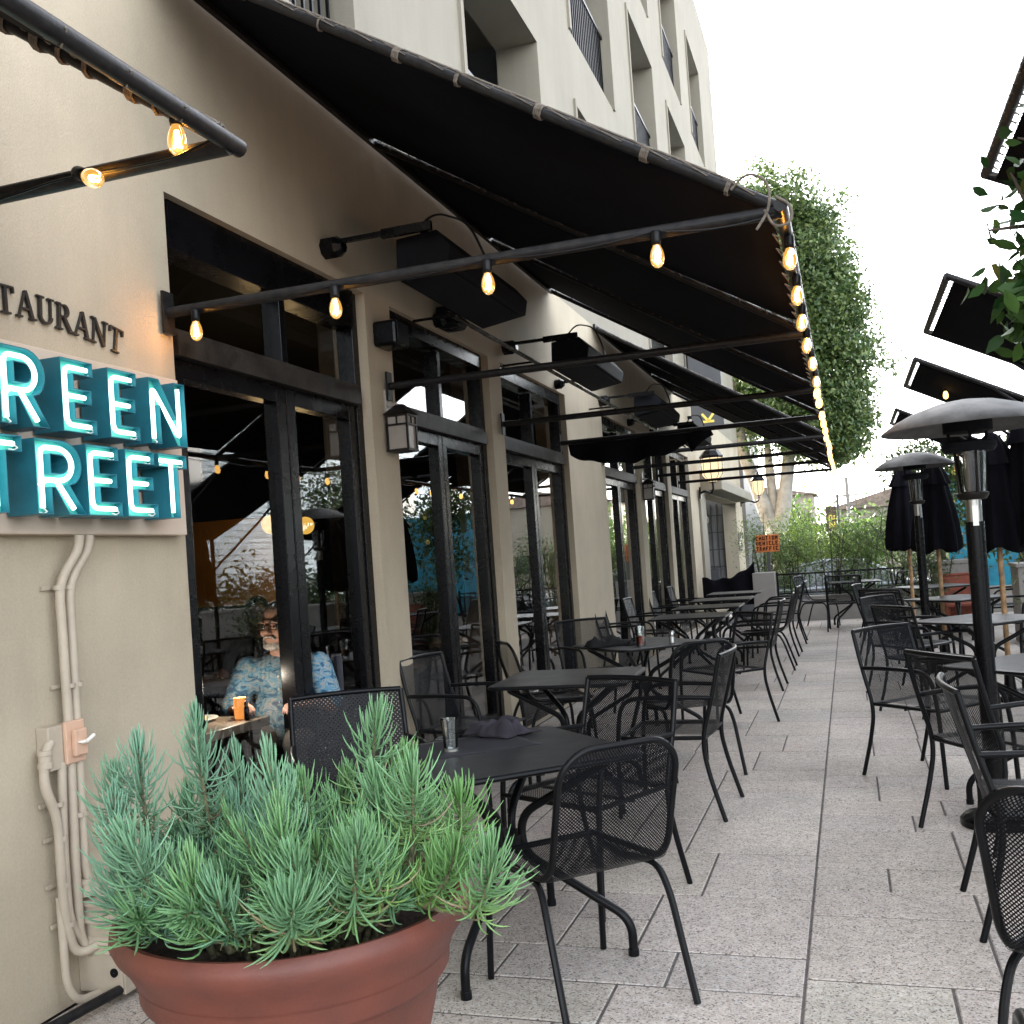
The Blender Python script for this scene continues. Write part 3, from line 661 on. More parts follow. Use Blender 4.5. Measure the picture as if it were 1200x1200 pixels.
# ------------------------------------------------------------------ neon sign
def curve_mesh(name, splines, ext, fill='BOTH'):
    cu = bpy.data.curves.new(name, 'CURVE'); cu.dimensions = '2D'; cu.fill_mode = fill; cu.extrude = ext / 2
    for sp in splines:
        s_ = cu.splines.new('POLY'); s_.points.add(len(sp) - 1); s_.use_cyclic_u = True
        for i, p in enumerate(sp): s_.points[i].co = (p[0], p[1], 0, 1)
    o = bpy.data.objects.new('tmp', cu); COL.objects.link(o); dg = bpy.context.evaluated_depsgraph_get()
    me = bpy.data.meshes.new_from_object(o.evaluated_get(dg)); bpy.data.objects.remove(o); me.name = name
    return me
def arcp(cx, cy, rx, ry, a0, a1, n=8): return [(cx + rx * math.cos(R(a0 + (a1 - a0) * i / n)), cy + ry * math.sin(R(a0 + (a1 - a0) * i / n))) for i in range(n + 1)]
# outlines in a unit box 0..w, 0..1  ; neon centre lines
LET = {
 'E': (.66, [[(0, 0), (.66, 0), (.66, .19), (.24, .19), (.24, .41), (.58, .41), (.58, .60), (.24, .60), (.24, .81), (.63, .81), (.63, 1), (0, 1)]],
       [[(.56, .90), (.12, .90), (.12, .10), (.58, .10)], [(.12, .505), (.50, .505)]]),
 'R': (.78, [[(0, 0), (.24, 0), (.24, .36), (.30, .36), (.52, 0), (.80, 0), (.54, .40)] + arcp(.44, .68, .32, .32, -50, 90, 10) + [(0, 1)],
             [(.24, .55)] + arcp(.40, .68, .13, .13, -90, 90, 8) + [(.24, .81)]],
       [[(.12, .08), (.12, .90), (.42, .90)] + arcp(.42, .68, .22, .22, 80, -90, 8) + [(.12, .46)], [(.36, .46), (.64, .08)]]),
 'N': (.80, [[(0, 0), (.22, 0), (.22, .60), (.58, 0), (.80, 0), (.80, 1), (.58, 1), (.58, .42), (.22, 1), (0, 1)]],
       [[(.11, .08), (.11, .88), (.69, .12), (.69, .92)]]),
 'T': (.70, [[(.23, 0), (.47, 0), (.47, .80), (.70, .80), (.70, 1), (0, 1), (0, .80), (.23, .80)]],
       [[(.08, .90), (.62, .90)], [(.35, .88), (.35, .08)]]),
 'G': (.80, [arcp(.42, .5, .42, .5, 35, 325, 20) + [(.80, .52), (.42, .52), (.42, .36), (.58, .36)] + arcp(.42, .5, .20, .30, 310, 50, 14)],
       [arcp(.42, .5, .30, .40, 45, 320, 14) + [(.68, .44), (.48, .44)]]),
 'S': (.70, [arcp(.35, .72, .35, .28, 20, 180, 10) + arcp(.35, .70, .35, .25, 180, 250, 5) + arcp(.35, .30, .13, .13, 80, -120, 8) + [(.0, .30)] + arcp(.35, .30, .35, .30, 190, 450, 14)[:12] + arcp(.35, .70, .12, .11, 260, 60, 8)],
       [arcp(.35, .71, .23, .19, 30, 250, 10) + arcp(.35, .30, .23, .20, 70, -150, 10)]),
}
sgn = empty('neon_sign', (WX + .065, 2.6, 1.95), 0, 'wall sign of teal channel letters with white-green neon tubes on a pale board', 'sign')
mb = MB(); mb.box((-.064, -1.25, -.292), (0, 1.065, .365)); mb.build('sign_board', M['board'], sgn, smooth=False, bevel=.004)
def channel_letter(ch, y0, z0, width, h):
    wd, outl, tubes = LET[ch]; sx = width / wd; dep = .125
    to3 = lambda p, x: (x, y0 - 2.6 + p[0] * sx, z0 - 1.95 + p[1] * h)
    # side walls (open box), face set back inside
    mb = MB()
    for sp in outl:
        n = len(sp); vs = [to3(p, .012) for p in sp] + [to3(p, .012 + dep) for p in sp]
        mb.add(vs, [(i, (i + 1) % n, n + (i + 1) % n, n + i) for i in range(n)])
    o = mb.build('channel_letter', M['case'], sgn, smooth=False); md = o.modifiers.new('s', 'SOLIDIFY'); md.thickness = .004; md.offset = 0
    me = curve_mesh('letter_face', [[(p[0] * sx, p[1] * h) for p in sp] for sp in outl], .004)
    me.transform(Matrix(((0, 0, 1, .012 + dep - .035), (1, 0, 0, y0 - 2.6), (0, 1, 0, z0 - 1.95), (0, 0, 0, 1))))
    me.materials.clear(); me.materials.append(M['face']); f = bpy.data.objects.new('letter_face', me); COL.objects.link(f); f.parent = o
    mb = MB()
    for tb in tubes: mb.tube(fillet([to3(p, .012 + dep - .012) for p in tb], .03, 4), .0085, 8)
    mb.build('neon_tube', M['neon'], o)
    mb = MB()
    for tb in tubes[:1]:
        for p in (tb[0], tb[-1]):
            c = to3(p, .012 + dep - .02); mb = MB(); mb.tube([(c[0] - .02, c[1], c[2] - .012), (c[0], c[1] + .01, c[2] - .02), (c[0] + .004, c[1] + .022, c[2] - .012), (c[0] - .004, c[1] + .014, c[2])], .0035, 5); mb.build('electrode', M['whitepl'], o)
for ch, y0, wd in (('G', 2.30, .20), ('R', 2.555, .20), ('E', 2.825, .163), ('E', 3.06, .163), ('N', 3.29, .222)): channel_letter(ch, y0, 2.003, wd, .252)
for ch, y0, wd in (('S', 2.22, .19), ('T', 2.425, .205), ('R', 2.686, .216), ('E', 2.924, .173), ('E', 3.129, .173), ('T', 3.322, .175)): channel_letter(ch, y0, 1.716, wd, .248)

# raised letters RESTAURANT, serif, on a shallow arc
def bar(a, b, w): 
    a, b = Vector(a), Vector(b); d = (b - a).normalized(); n = Vector((-d.y, d.x)) * w / 2; return [tuple(a + n), tuple(a - n), tuple(b - n), tuple(b + n)]
def serif(x, y, w=.30, h=.07): return [(x - w / 2, y), (x + w / 2, y), (x + w / 2, y + h), (x - w / 2, y + h)]
SER = {
 'T': (.80, [bar((.40, 0), (.40, 1), .135), serif(.40, 0, .42), [(0, .93), (.80, .93), (.80, 1), (0, 1)], [(0, .76), (.06, .76), (.09, .93), (0, .93)], [(.74, .76), (.80, .76), (.80, .93), (.71, .93)]]),
 'A': (.92, [bar((.10, 0), (.44, 1), .055), bar((.78, 0), (.44, 1), .135), bar((.22, .34), (.68, .34), .07), serif(.12, 0, .28), serif(.78, 0, .34)]),
 'U': (.88, [bar((.18, .30), (.18, 1), .135), bar((.70, .30), (.70, 1), .055), serif(.18, .93, .36), serif(.70, .93, .30), arcp(.44, .30, .345, .30, 180, 360, 10) + arcp(.44, .30, .22, .22, 360, 180, 10)]),
 'R': (.88, [bar((.18, 0), (.18, 1), .135), serif(.18, 0, .36), serif(.12, .93, .24), [(.18, .93)] + arcp(.42, .74, .26, .26, 90, -90, 10) + [(.18, .48), (.18, .55)] + arcp(.40, .74, .13, .19, -90, 90, 10) + [(.18, .93)], bar((.42, .50), (.78, .02), .135), serif(.80, 0, .24)]),
 'N': (.95, [bar((.16, 0), (.16, 1), .055), bar((.78, 0), (.78, 1), .055), bar((.16, .97), (.76, .03), .135), serif(.16, 0, .28), serif(.10, .93, .24), serif(.78, .93, .28)]),
 'E': (.76, [bar((.18, 0), (.18, 1), .135), serif(.10, 0, .2), serif(.10, .93, .2), [(.18, 0), (.72, 0), (.72, .20), (.67, .07), (.18, .07)], [(.18, .93), (.62, .93), (.67, .80), (.67, 1), (.18, 1)], bar((.20, .52), (.52, .52), .07)]),
 'S': (.66, [arcp(.33, .73, .30, .27, 30, 250, 12) + arcp(.33, .72, .17, .17, 235, 30, 12), arcp(.33, .27, .32, .27, 70, -150, 12) + arcp(.33, .28, .16, .18, -150, 60, 12)]),
}
rst = empty('wall_lettering', (WX, 2.95, 2.46), 0, 'arc of dark raised serif letters on the tan wall above the neon sign', 'sign')
for i, ch in enumerate('RESTAURANT'):
    yc = 2.80 + (i - 3) * .0915; z0 = 2.415 - .17 * (yc - 2.86) ** 2 + .012; sl_ = -.34 * (yc - 2.86); hh = .10
    wd, polys = SER[ch]; mb = MB()
    for q_, pl in enumerate(polys):
        if sum(pl[k][0] * pl[(k + 1) % len(pl)][1] - pl[(k + 1) % len(pl)][0] * pl[k][1] for k in range(len(pl))) < 0: pl = pl[::-1]
        pts = []
        for (a_, b_) in pl:
            dy = (a_ - wd / 2) * .086 / .9; dz = b_ * hh; pts.append((yc + dy - sl_ * dz - 2.95, z0 + dz + sl_ * dy - 2.46))
        mb.prism(pts, .003, .014 + q_ * .0004, 'x')
    mb.build('letter', M['letter'], rst, smooth=False)

# ------------------------------------------------------------------ conduits, switch box, low vent box
cd = empty('wall_conduit', (WX, 2.95, 0.02), 0, 'bundle of beige conduits running down the wall below the neon sign', 'conduit')
def W_(y, z, x=-2.655): return (x - WX, y - 2.95, z - .02)
def s102(y, z): return (y * 1.102, 1.45 + (z - 1.45) * 1.102)
def cond(pts, r, m=M['beige'], name='conduit'):
    mb = MB(); mb.tube(fillet([W_(*p) for p in pts], .07, 5), r, 10); return mb.build(name, m, cd)
cond([(2.985, 1.655, -2.60), (2.985, 1.60, -2.61), (2.93, 1.49), (2.935, .97)], .017)
cond([(3.035, 1.655, -2.60), (3.035, 1.60, -2.61), (2.98, 1.49), (2.975, .90), (2.97, .42), (3.06, .30, -2.60)], .017)
cond([(2.89, .86), (2.875, .55), (2.88, .30), (2.99, .15), (3.10, .10, -2.62)], .016)
cond([(2.845, .94), (2.815, .90), (2.80, .80), (2.855, .68), (2.86, .34), (2.90, .17), (3.03, .24, -2.55)], .017)
cond([(2.935, .88), (2.925, .46), (2.93, .20), (3.05, .10, -2.62)], .017)
cond([(2.86, .4, -2.67), (2.855, .10, -2.66), (2.88, .03, -2.64), (3.02, .03, -2.6)], .015)
for (y, z) in ((2.93, 1.47), (2.98, 1.47), (2.95, 1.12), (2.99, 1.12), (2.955, .66), (2.86, .72), (2.87, .60), (2.975, .66), (2.87, .44), (2.88, .30)):
    mb = MB(); mb.M = Matrix.Translation(W_(y, z)); mb.lathe([(.020, -.008), (.021, -.008), (.021, .008), (.020, .008)], seg=12); mb.M = Matrix.Identity(4); c = W_(y - .035, z, -2.695); mb.box((c[0], c[1] - .012, c[2] - .007), (c[0] + .008, c[1] + .03, c[2] + .007)); mb.build('pipe_strap', M['beige'], cd)
for c, r in (((2.97, .40), .027), ((2.815, .885), .026), ((3.03, .235, -2.55), .022)): 
    p = W_(*c); mb = MB(); mb.M = Matrix.Translation(p); mb.lathe([(.001, -.03), (r, -.03), (r, -.012), (r * .86, -.01), (r * .86, .012), (r, .014), (r, .03), (.001, .03)], seg=14); mb.build('coupling', M['beige'], cd)
sw = empty('switch_box', (WX, 2.90, .92), 0, 'peach plastic weatherproof switch box clipped among the wall conduits', 'switch box')
mb = MB(); mb.box((.0, -.075, -.082), (.055, .075, .07)); mb.build('back_box', M['beige'], sw, smooth=False, bevel=.005)
mb = MB(); mb.box((.056, -.01, -.07), (.072, .082, .078)); mb.box((.073, .012, -.045), (.092, .072, .048)); mb.build('cover', M['pinkplastic'], sw, smooth=False, bevel=.004)
mb = MB(); mb.tube([(.094, .042, 0), (.115, .042, .004), (.118, .075, .02)], .007, 8); mb.lathe([(.018, 0), (.018, .006), (.001, .006)], (.092, .042, 0), 12); mb.build('toggle', M['whitepl'], sw)
vb = empty('vent_box', (WX, 3.13, -.05), 0, 'beige louvred metal box on the wall foot, half behind the terracotta pot', 'utility box')
mb = MB(); mb.box((.0, -.17, .08), (.19, .17, .40)); mb.build('cabinet', M['beige'], vb, smooth=False, bevel=.006)
mb = MB(); mb.box((.0, -.182, .385), (.20, .182, .405)); mb.box((.192, -.17, .08), (.198, .17, .382)); mb.build('lid', M['beige'], vb, smooth=False, bevel=.003)
mb = MB()
for zz in (.33, .255, .225): mb.prism([(-.172, zz), (-.186, zz), (-.172, zz + .022)], .03, .15, 'x')
mb.build('louvre', M['beige'], vb, smooth=False)
mb = MB(); mb.M = Matrix.Translation((.155, -.172, .155)) @ Matrix.Rotation(R(90), 4, 'X'); mb.lathe([(.001, .002), (.016, .002), (.016, -.004)], seg=16); mb.M = Matrix.Translation((.155, -.172, .225)) @ Matrix.Rotation(R(90), 4, 'X'); mb.lathe([(.001, .002), (.014, .002), (.014, -.004)], seg=16); mb.build('knockout', M['black'], vb)
pp = MB(); pp.tube([(-2.56, 2.65, .045), (-2.50, 3.25, .045), (-2.50, 3.30, .045)], .018, 10); pp.lathe([(.026, -.02), (.026, .02), (.018, .02)], (-2.50, 3.27, .045), 12); tag(pp.build('drain_pipe', M['worn']), 'dark steel pipe lying along the foot of the tan wall behind the pot', 'pipe')

# ------------------------------------------------------------------ infrared heaters under the awning
def infra(y0, label, ln=1.55, blue=False):
    t = empty('ceiling_heater', (-2.14, y0, 3.22), 0, label, 'heater', 'box heaters slung under the awnings')
    mb = MB(); mb.prism([(-.16, .12), (.09, .14), (.17, .02), (.15, -.10), (-.17, -.16)], 0, ln, 'y'); mb.build('housing', M['domeblue'], t, smooth=False, bevel=.008)
    mb = MB(); mb.prism([(-.13, -.158), (.12, -.108), (.125, -.118), (-.13, -.170)], .06, ln - .06, 'y'); mb.build('reflector', M['domeblue'], t, smooth=False)
    mb = MB(); mb.box((-.56, -.12, .118), (-.12, -.09, .148)); mb.box((-.20, -.12, .10), (.10, -.088, .16)); mb.box((-.02, -.09, .145), (.02, ln * .6, .160)); mb.build('bracket_arm', M['frame'], t, smooth=False); mb = MB(); mb.box((-.56, ln + .09, .0), (-.10, ln + .11, .03)); mb.box((-.14, ln + .0, .0), (-.10, ln + .11, .03)); mb.build('bracket_arm', M['frame'], t, smooth=False)
    mb = MB(); mb.M = Matrix.Translation((-.558, -.105, .10)) @ Matrix.Rotation(R(90), 4, 'Y'); mb.lathe([(.075, .0), (.075, .08), (.045, .12), (.001, .12)], seg=8); mb.build('wall_mount', M['frame'], t, smooth=False); mb = MB(); mb.M = Matrix.Translation((-.558, ln + .1, .0)) @ Matrix.Rotation(R(90), 4, 'Y'); mb.lathe([(.06, .0), (.06, .06), (.035, .09), (.001, .09)], seg=8); mb.build('wall_mount', M['frame'], t, smooth=False)
    mb = MB(); mb.tube(fillet([(-.02, -.05, .13), (.05, .1, .30), (.14, .45, .33), (.18, .62, .1), (.17, .62, .02)], .15), .008, 6); mb.build('cable', M['black'], t)
    return t
H0 = infra(5.30, 'nearest long black box heater slung from the wall beneath the large awning')
H0.scale = (1, .93, .82)
dup(H0, (-2.14, 8.5, 3.22), 0, 'second box heater, above the wall pier after the third window bay')
dup(H0, (-2.14, 12.1, 3.22), 0, 'third box heater, at the start of the far awning')
dup(H0, (-2.14, 15.4, 3.22), 0, 'farthest box heater, next to the vertical dark sign')
mb = MB(); mb.tube([(-2.36, 6.3, 3.10), (-2.36, 16.5, 3.10)], .016, 8); mb.tube([(-2.40, 6.3, 3.13), (-2.40, 16.5, 3.13)], .012, 8)
for y in (6.4, 8.3, 11.4, 15): mb.tube([(-2.40, y, 3.13), (-2.69, y, 3.13)], .010, 6)
tag(mb.build('gas_pipe', M['frame']), 'pair of thin dark pipes linking the box heaters along the wall', 'pipe')
# black boxes at window heads; the first pier's box stands for a beam end
def spotbox(loc, label):
    t = empty('black_wall_box', loc, 0, label, 'speaker'); mb = MB(); mb.box((0, -.10, -.08), (.16, .10, .08)); mb.build('cabinet', M['frame'], t, smooth=False, bevel=.02)
    mb = MB(); mb.box((.161, -.085, -.065), (.168, .085, .065)); mb.build('grille', M['black'], t, smooth=False, bevel=.004); return t
spotbox((WX, 5.86, 2.92), 'small black boxed beam end at the top of the first pier beside the nearest window')
spotbox((WX, 6.95, 3.25), 'small black speaker box on the wall above the second window bay')

# wall lanterns (unlit, craftsman style)
def lantern(loc, label):
    t = empty('wall_lantern', loc, 0, label, 'lantern', 'unlit box lanterns on the piers')
    mb = MB(); mb.box((-.008, -.05, .10), (.02, .05, .40)); mb.box((.0, -.015, .25), (.10, .015, .28)); mb.build('back_plate', M['lanternoff'], t, smooth=False, bevel=.004)
    mb = MB(); mb.add([(.01, -.125, .17), (.25, -.125, .17), (.25, .125, .17), (.01, .125, .17), (.10, -.03, .26), (.16, -.03, .26), (.16, .03, .26), (.10, .03, .26)], [(3, 2, 1, 0), (4, 5, 6, 7), (0, 1, 5, 4), (1, 2, 6, 5), (2, 3, 7, 6), (3, 0, 4, 7)]); mb.build('roof', M['bronze'], t, smooth=False)
    mb = MB(); a, b = .035, .225
    for x in (a, b):
        for y in (-.095, .095): mb.box((x - .009, y - .009, -.14), (x + .009, y + .009, .17))
    mb.box((a - .012, -.108, -.155), (b + .012, .108, -.135)); mb.box((a - .01, -.105, .15), (b + .01, .105, .169))
    for z in (.07,):
        mb.box((a, -.103, z), (b, -.09, z + .015)); mb.box((b - .005, -.095, z), (b + .008, .095, z + .015))
    mb.box(((a + b) / 2 - .006, -.103, z + .015), ((a + b) / 2 + .006, -.091, .15)); mb.box((b - .005, -.006, z + .015), (b + .008, .006, .15))
    mb.build('cage', M['bronze'], t, smooth=False)
    mb = MB(); mb.box((a + .002, -.088, -.134), (b - .006, .088, .148)); mb.build('lamp_shade', M['lanternoff'], t, smooth=False); return t
LN = lantern((WX, 5.90, 2.30), 'unlit bronze box lantern with opal panes on the first wall pier')
LN.scale = (.72, .72, .72)
dup(LN, (WX, 14.37, 2.30), 0, 'unlit bronze box lantern on the far wall pier under the far awning')
# lit street lanterns on scroll brackets
def lit_lantern(loc, label, s=1.0, arm=.36):
    t = empty('lit_lantern', loc, 0, label, 'lantern', 'lit lanterns on scroll brackets')
    mb = MB(); mb.tube(fillet([(0, 0, 0), (arm * .45, 0, .05), (arm * .8, 0, -.02), (arm, 0, .05), (arm, 0, .20 * s)], .08), .022, 8); mb.box((-.002, -.05, -.10), (.03, .05, .12)); mb.build('bracket', M['frame'], t)
    mb = MB(); mb.lathe([(.07 * s, .20 * s), (.19 * s, .34 * s), (.20 * s, .66 * s)], (arm, 0, 0), 8); mb.build('lamp_shade', M['lampwarm'], t, smooth=False)
    mb = MB()
    for k in range(8):
        a = 2 * math.pi * k / 8; mb.tube([(arm + .07 * s * math.cos(a), .07 * s * math.sin(a), .20 * s), (arm + .193 * s * math.cos(a), .193 * s * math.sin(a), .34 * s), (arm + .203 * s * math.cos(a), .203 * s * math.sin(a), .67 * s)], .007, 4)
    mb.lathe([(.22 * s, .66 * s), (.23 * s, .70 * s), (.15 * s, .80 * s), (.05 * s, .86 * s), (.03 * s, .95 * s), (.001, .97 * s)], (arm, 0, 0), 8); mb.lathe([(.001, .18 * s), (.08 * s, .19 * s), (.08 * s, .205 * s)], (arm, 0, 0), 8); mb.build('cage', M['frame'], t, smooth=False); return t
lit_lantern((WX + .05, 20.0, 2.52), 'nearer lit hexagonal lantern on a scroll bracket beside the storefront', 1.0, .27)
lit_lantern((WX, 28.6, 2.62), 'farther lit round lantern on the last corner of the building', .85, .5)

# dark vertical sign with yellow letters
vs = empty('vertical_sign', (-2.62, 19.4, 3.66), 0, 'tall dark grey blade sign with yellow letters turned sideways, projecting from the building', 'sign')
mb = MB(); mb.box((0, 0, 0), (.60, .10, 2.15)); mb.build('sign_panel', M['dkgrey'], vs, smooth=False, bevel=.01)
mb = MB(); mb.box((-.078, .03, .25), (0.0, .07, .31)); mb.box((-.078, .03, 1.6), (0.0, .07, 1.66)); mb.build('bracket', M['frame'], vs, smooth=False)
def side_letter(strokes, zc, s=.22):
    mb = MB()
    for (a, b) in strokes:   # letter lying on its side, x' = up
        pa = (.31 - (a[1] - .5) * s, zc + (a[0] - .5) * s); pb = (.31 - (b[1] - .5) * s, zc + (b[0] - .5) * s)
        mb.prism(bar(pa, pb, .045), -.012, -.002, 'y')
    mb.build('letter', M['yellow'], vs, smooth=False)
side_letter([((.1, 0), (.1, 1)), ((.1, .1), (.8, .1)), ((.1, .5), (.7, .5)), ((.1, .9), (.8, .9))], 1.72)
side_letter([((.3, .06), (.75, .06)), ((.3, .94), (.75, .94)), ((.1, .25), (.1, .75)), ((.3, .06), (.1, .27)), ((.3, .94), (.1, .73)), ((.75, .06), (.93, .27)), ((.75, .94), (.93, .73)), ((.93, .27), (.93, .73))], .54)
side_letter([((.1, 0), (.1, 1)), ((.15, .5), (.8, 1)), ((.15, .5), (.8, 0))], .25)
# no-access plate on the pier and small orange sign on a post
ps = empty('black_plaque', (WX, 27.45, 1.55), 0, 'small black plaque with a white hand pictogram on the end pier', 'sign')
mb = MB(); mb.box((.001, -.17, -.23), (.012, .55, .26)); mb.build('panel', M['black'], ps, smooth=False)
mb = MB(); mb.prism([(-.05, -.05), (.10, .05), (.30, .07), (.42, .16), (.46, .12), (.34, .0), (.33, -.08), (.20, -.10), (.16, -.01), (.02, -.10)], .0125, .016, 'x'); mb.prism([(-.05, -.17), (.45, -.17), (.45, -.15), (-.05, -.15)], .0125, .016, 'x'); mb.build('pictogram', M['whitepl'], ps, smooth=False)
cs = empty('caution_sign', (-1.45, 20.1, 0), 0, 'orange caution sign with black letters on a dark post behind the pillar', 'sign')
mb = MB(); mb.box((-.03, .01, -.44), (.03, .06, 1.5)); mb.build('post', M['dkgrey'], cs, smooth=False)
mb = MB(); mb.box((-.215, -.01, 1.30), (.215, .008, 1.63)); mb.build('panel', M['orange'], cs, smooth=False, bevel=.003)
FONT = {'C': ['111', '1..', '1..', '1..', '111'], 'A': ['.1.', '1.1', '111', '1.1', '1.1'], 'U': ['1.1', '1.1', '1.1', '1.1', '111'], 'T': ['111', '.1.', '.1.', '.1.', '.1.'], 'I': ['.1.', '.1.', '.1.', '.1.', '.1.'],
        'O': ['111', '1.1', '1.1', '1.1', '111'], 'N': ['1.1', '111', '111', '1.1', '1.1'], 'V': ['1.1', '1.1', '1.1', '1.1', '.1.'], 'E': ['111', '1..', '11.', '1..', '111'], 'H': ['1.1', '1.1', '111', '1.1', '1.1'], 'L': ['1..', '1..', '1..', '1..', '111'],
        'R': ['11.', '1.1', '11.', '1.1', '1.1'], 'F': ['111', '1..', '11.', '1..', '1..'], 'S': ['111', '1..', '111', '..1', '111']}
def pix_text(mb, txt, x, z, h, y, thick=.004):
    px = h / 5; cx = x - len(txt) * px * 4 / 2
    for ch in txt:
        for r, row in enumerate(FONT[ch]):
            c0 = None
            for c in range(4):
                on = c < 3 and row[c] == '1'
                if on and c0 is None: c0 = c
                if not on and c0 is not None: mb.box((cx + c0 * px, y, z - (r + 1) * px), (cx + c * px, y - thick, z - r * px)); c0 = None
        cx += px * 4
mb = MB(); pix_text(mb, 'CAUTION', 0, 1.605, .075, -.0125); pix_text(mb, 'VEHICLE', 0, 1.505, .075, -.0125); pix_text(mb, 'TRAFFIC', 0, 1.405, .075, -.0125); mb.build('lettering', M['black'], cs, smooth=False)

# dark cloth rolled down from the strut at the end of the near awning
mb = MB()
def cl(u, v):
    x = -2.58 + 1.42 * u; env = math.sin(math.pi * min(1, u * 1.12 + .04)) ** .6 if u < .85 else max(0, (1 - u) / .15) * .8
    return (x, 9.93 + .05 * math.sin(u * 19) * v + .06 * v, 2.585 - v * (.04 + .19 * env) - .01 * math.sin(u * 31) * v)
mb.grid(cl, 50, 8); o = mb.build('rolled_cloth', M['canvas2']); md = o.modifiers.new('s', 'SOLIDIFY'); md.thickness = .02
tag(o, 'dark cloth tied along a strut and sagging at the end of the near awning', 'cloth')

# ================================================================== FURNITURE
def armchair(sheet):
    t = empty('armchair', (0, 0, 0), 0); k = M['black']
    def P(s, u): # side post centre line, s = -1/+1
        return [(s * .258, -.345, .875), (s * .262, -.30, .68), (s * .262, -.235, .46), (s * .262, -.232, .36), (s * .268, -.26, .22), (s * .275, -.325, 0)]
    for s in (-1, 1):
        mb = MB(); mb.tube(fillet(P(s, 0), .12, 5), .0125, 10); mb.build('back_leg', k, t)
        mb = MB(); mb.tube(fillet([(s * .262, -.292, .655), (s * .285, -.05, .665), (s * .285, .20, .655), (s * .28, .235, .44), (s * .275, .25, 0)], .09, 6), .0125, 10); mb.build('arm', k, t)
    mb = MB(); mb.tube([(-.258 + .516 * i / 8, -.345 - .030 * math.sin(math.pi * i / 8), .875 + .004 * math.sin(math.pi * i / 8)) for i in range(9)], .0125, 10); mb.build('top_rail', k, t)
    def bk(u, v):
        x = -.25 + .50 * u; z = .43 + .44 * v; y = -.225 - .118 * max(0, (z - .45) / .42) - .030 * math.sin(math.pi * u)
        return (x, y, z)
    mb = MB(); mb.grid(bk, 10, 8, lambda u, v: (u * .5, v * .44)); mb.build('backrest', sheet, t, auto=False)
    mb = MB(); mb.grid(lambda u, v: (-.25 + .5 * u, -.235 + .47 * v, .445 + .012 * abs(2 * u - 1) ** 2 - .018 * max(0, v - .85) / .15), 8, 8, lambda u, v: (u * .5, v * .47)); mb.build('seat', sheet, t, auto=False)
    mb = MB(); mb.tube(fillet([(-.255, -.23, .44), (-.265, .23, .435), (.265, .23, .435), (.255, -.23, .44)], .07, 5), .0115, 8); mb.tube([(-.262, -.235, .435), (.262, -.235, .435)], .0105, 8)
    mb.tube([(-.278, .236, .435), (.278, .236, .435)], .010, 8); mb.tube([(-.265, 0, .425), (.265, 0, .425)], .008, 6); mb.build('seat_frame', k, t); return t
def side_chair(sheet):
    t = empty('side_chair', (0, 0, 0), 0); k = M['black']; hw = .215
    path = [(-hw, .22, .435), (-hw, -.20, .445), (-hw, -.26, .50), (-hw, -.345, .80), (-hw + .07, -.365, .865), (hw - .07, -.365, .865), (hw, -.345, .80), (hw, -.26, .50), (hw, -.20, .445), (hw, .22, .435)]
    mb = MB(); pts = fillet(path, .075, 6); mb.tube(pts + [(hw - .05, .243, .43), (-hw + .05, .243, .43)], .0115, 10, closed=True); mb.build('frame', k, t)
    def sh(u, v):
        x = (2 * u - 1); L_ = .98 * v
        if v < .46: y = .235 - .43 * (v / .46); z = .436 - .008 * math.sin(math.pi * v / .46)
        elif v < .58: q = (v - .46) / .12; a = q * R(74); y = -.195 - .075 * math.sin(a) ; z = .438 + .075 * (1 - math.cos(a))
        else: q = (v - .58) / .42; y = -.267 - .096 * q; z = .492 + .37 * q
        wv = hw - .004
        if z > .80: wv = hw - .004 - .075 * ((z - .80) / .062) ** 2 * .6
        bow = .022 * (1 - x * x) * (1 if v > .55 else 0)
        return (x * wv, y - bow, z)
    mb = MB(); mb.grid(sh, 10, 30, lambda u, v: (u * .42, v * .92)); mb.build('shell_seat', sheet, t, auto=False)
    for s in (-1, 1):
        mb = MB(); mb.tube(fillet([(s * (hw - .035), .0, .415), (s * (hw + .005), -.18, .42), (s * (hw + .015), -.23, .33), (s * (hw + .02), -.335, 0)], .07, 6), .0118, 9); mb.build('back_leg', k, t)
        mb = MB(); mb.tube(fillet([(s * (hw - .035), .0, .415), (s * (hw + .0), .17, .415), (s * (hw + .01), .215, .33), (s * (hw + .015), .235, 0)], .06, 6), .0118, 9); mb.build('front_leg', k, t)
    return t
AC = armchair(M['mesh']); SD = side_chair(M['mesh'])
def hx(o, v): o.location = v
GA = 'black armchairs on the terrace'; GS = 'black armless chairs on the terrace'
used = {'a': False, 's': False}
def place(kind, x, y, fx, fy, label):
    src, g_, = (AC, GA) if kind == 'a' else (SD, GS)
    rz = face_rz(fx, fy)
    if not used[kind]:
        used[kind] = True; src.location = (x, y, 0); src.rotation_euler = (0, 0, rz); tag(src, label, 'chair', g_); return src
    return dup(src, (x, y, 0), rz, label, g_, 'chair')
place('s', -.96, 3.36, -.70, .715, 'nearest armless perforated chair with rounded back, right beside the plant table')
place('a', -1.15, 4.31, -.47, -.88, 'armchair with its back to the second table, drawn up to the table with the napkin')
place('a', -1.02, 5.78, -1, .06, 'armchair seen side on at the aisle end of the second table')
place('s', -1.09, 6.78, -.53, .85, 'armless chair behind the second table, drawn up to the table with the drink')
place('a', -1.06, 8.62, -.78, -.63, 'armchair facing the camera side at the aisle corner of the table with the drink')
place('a', -1.02, 10.65, -1, .02, 'armchair on the aisle side of the fourth table of the wall row')
place('s', -1.0, 12.25, -1, .0, 'armless chair on the aisle side of the fifth table of the wall row')
place('a', -1.0, 13.75, -1, .03, 'armchair on the aisle side of the sixth table of the wall row')
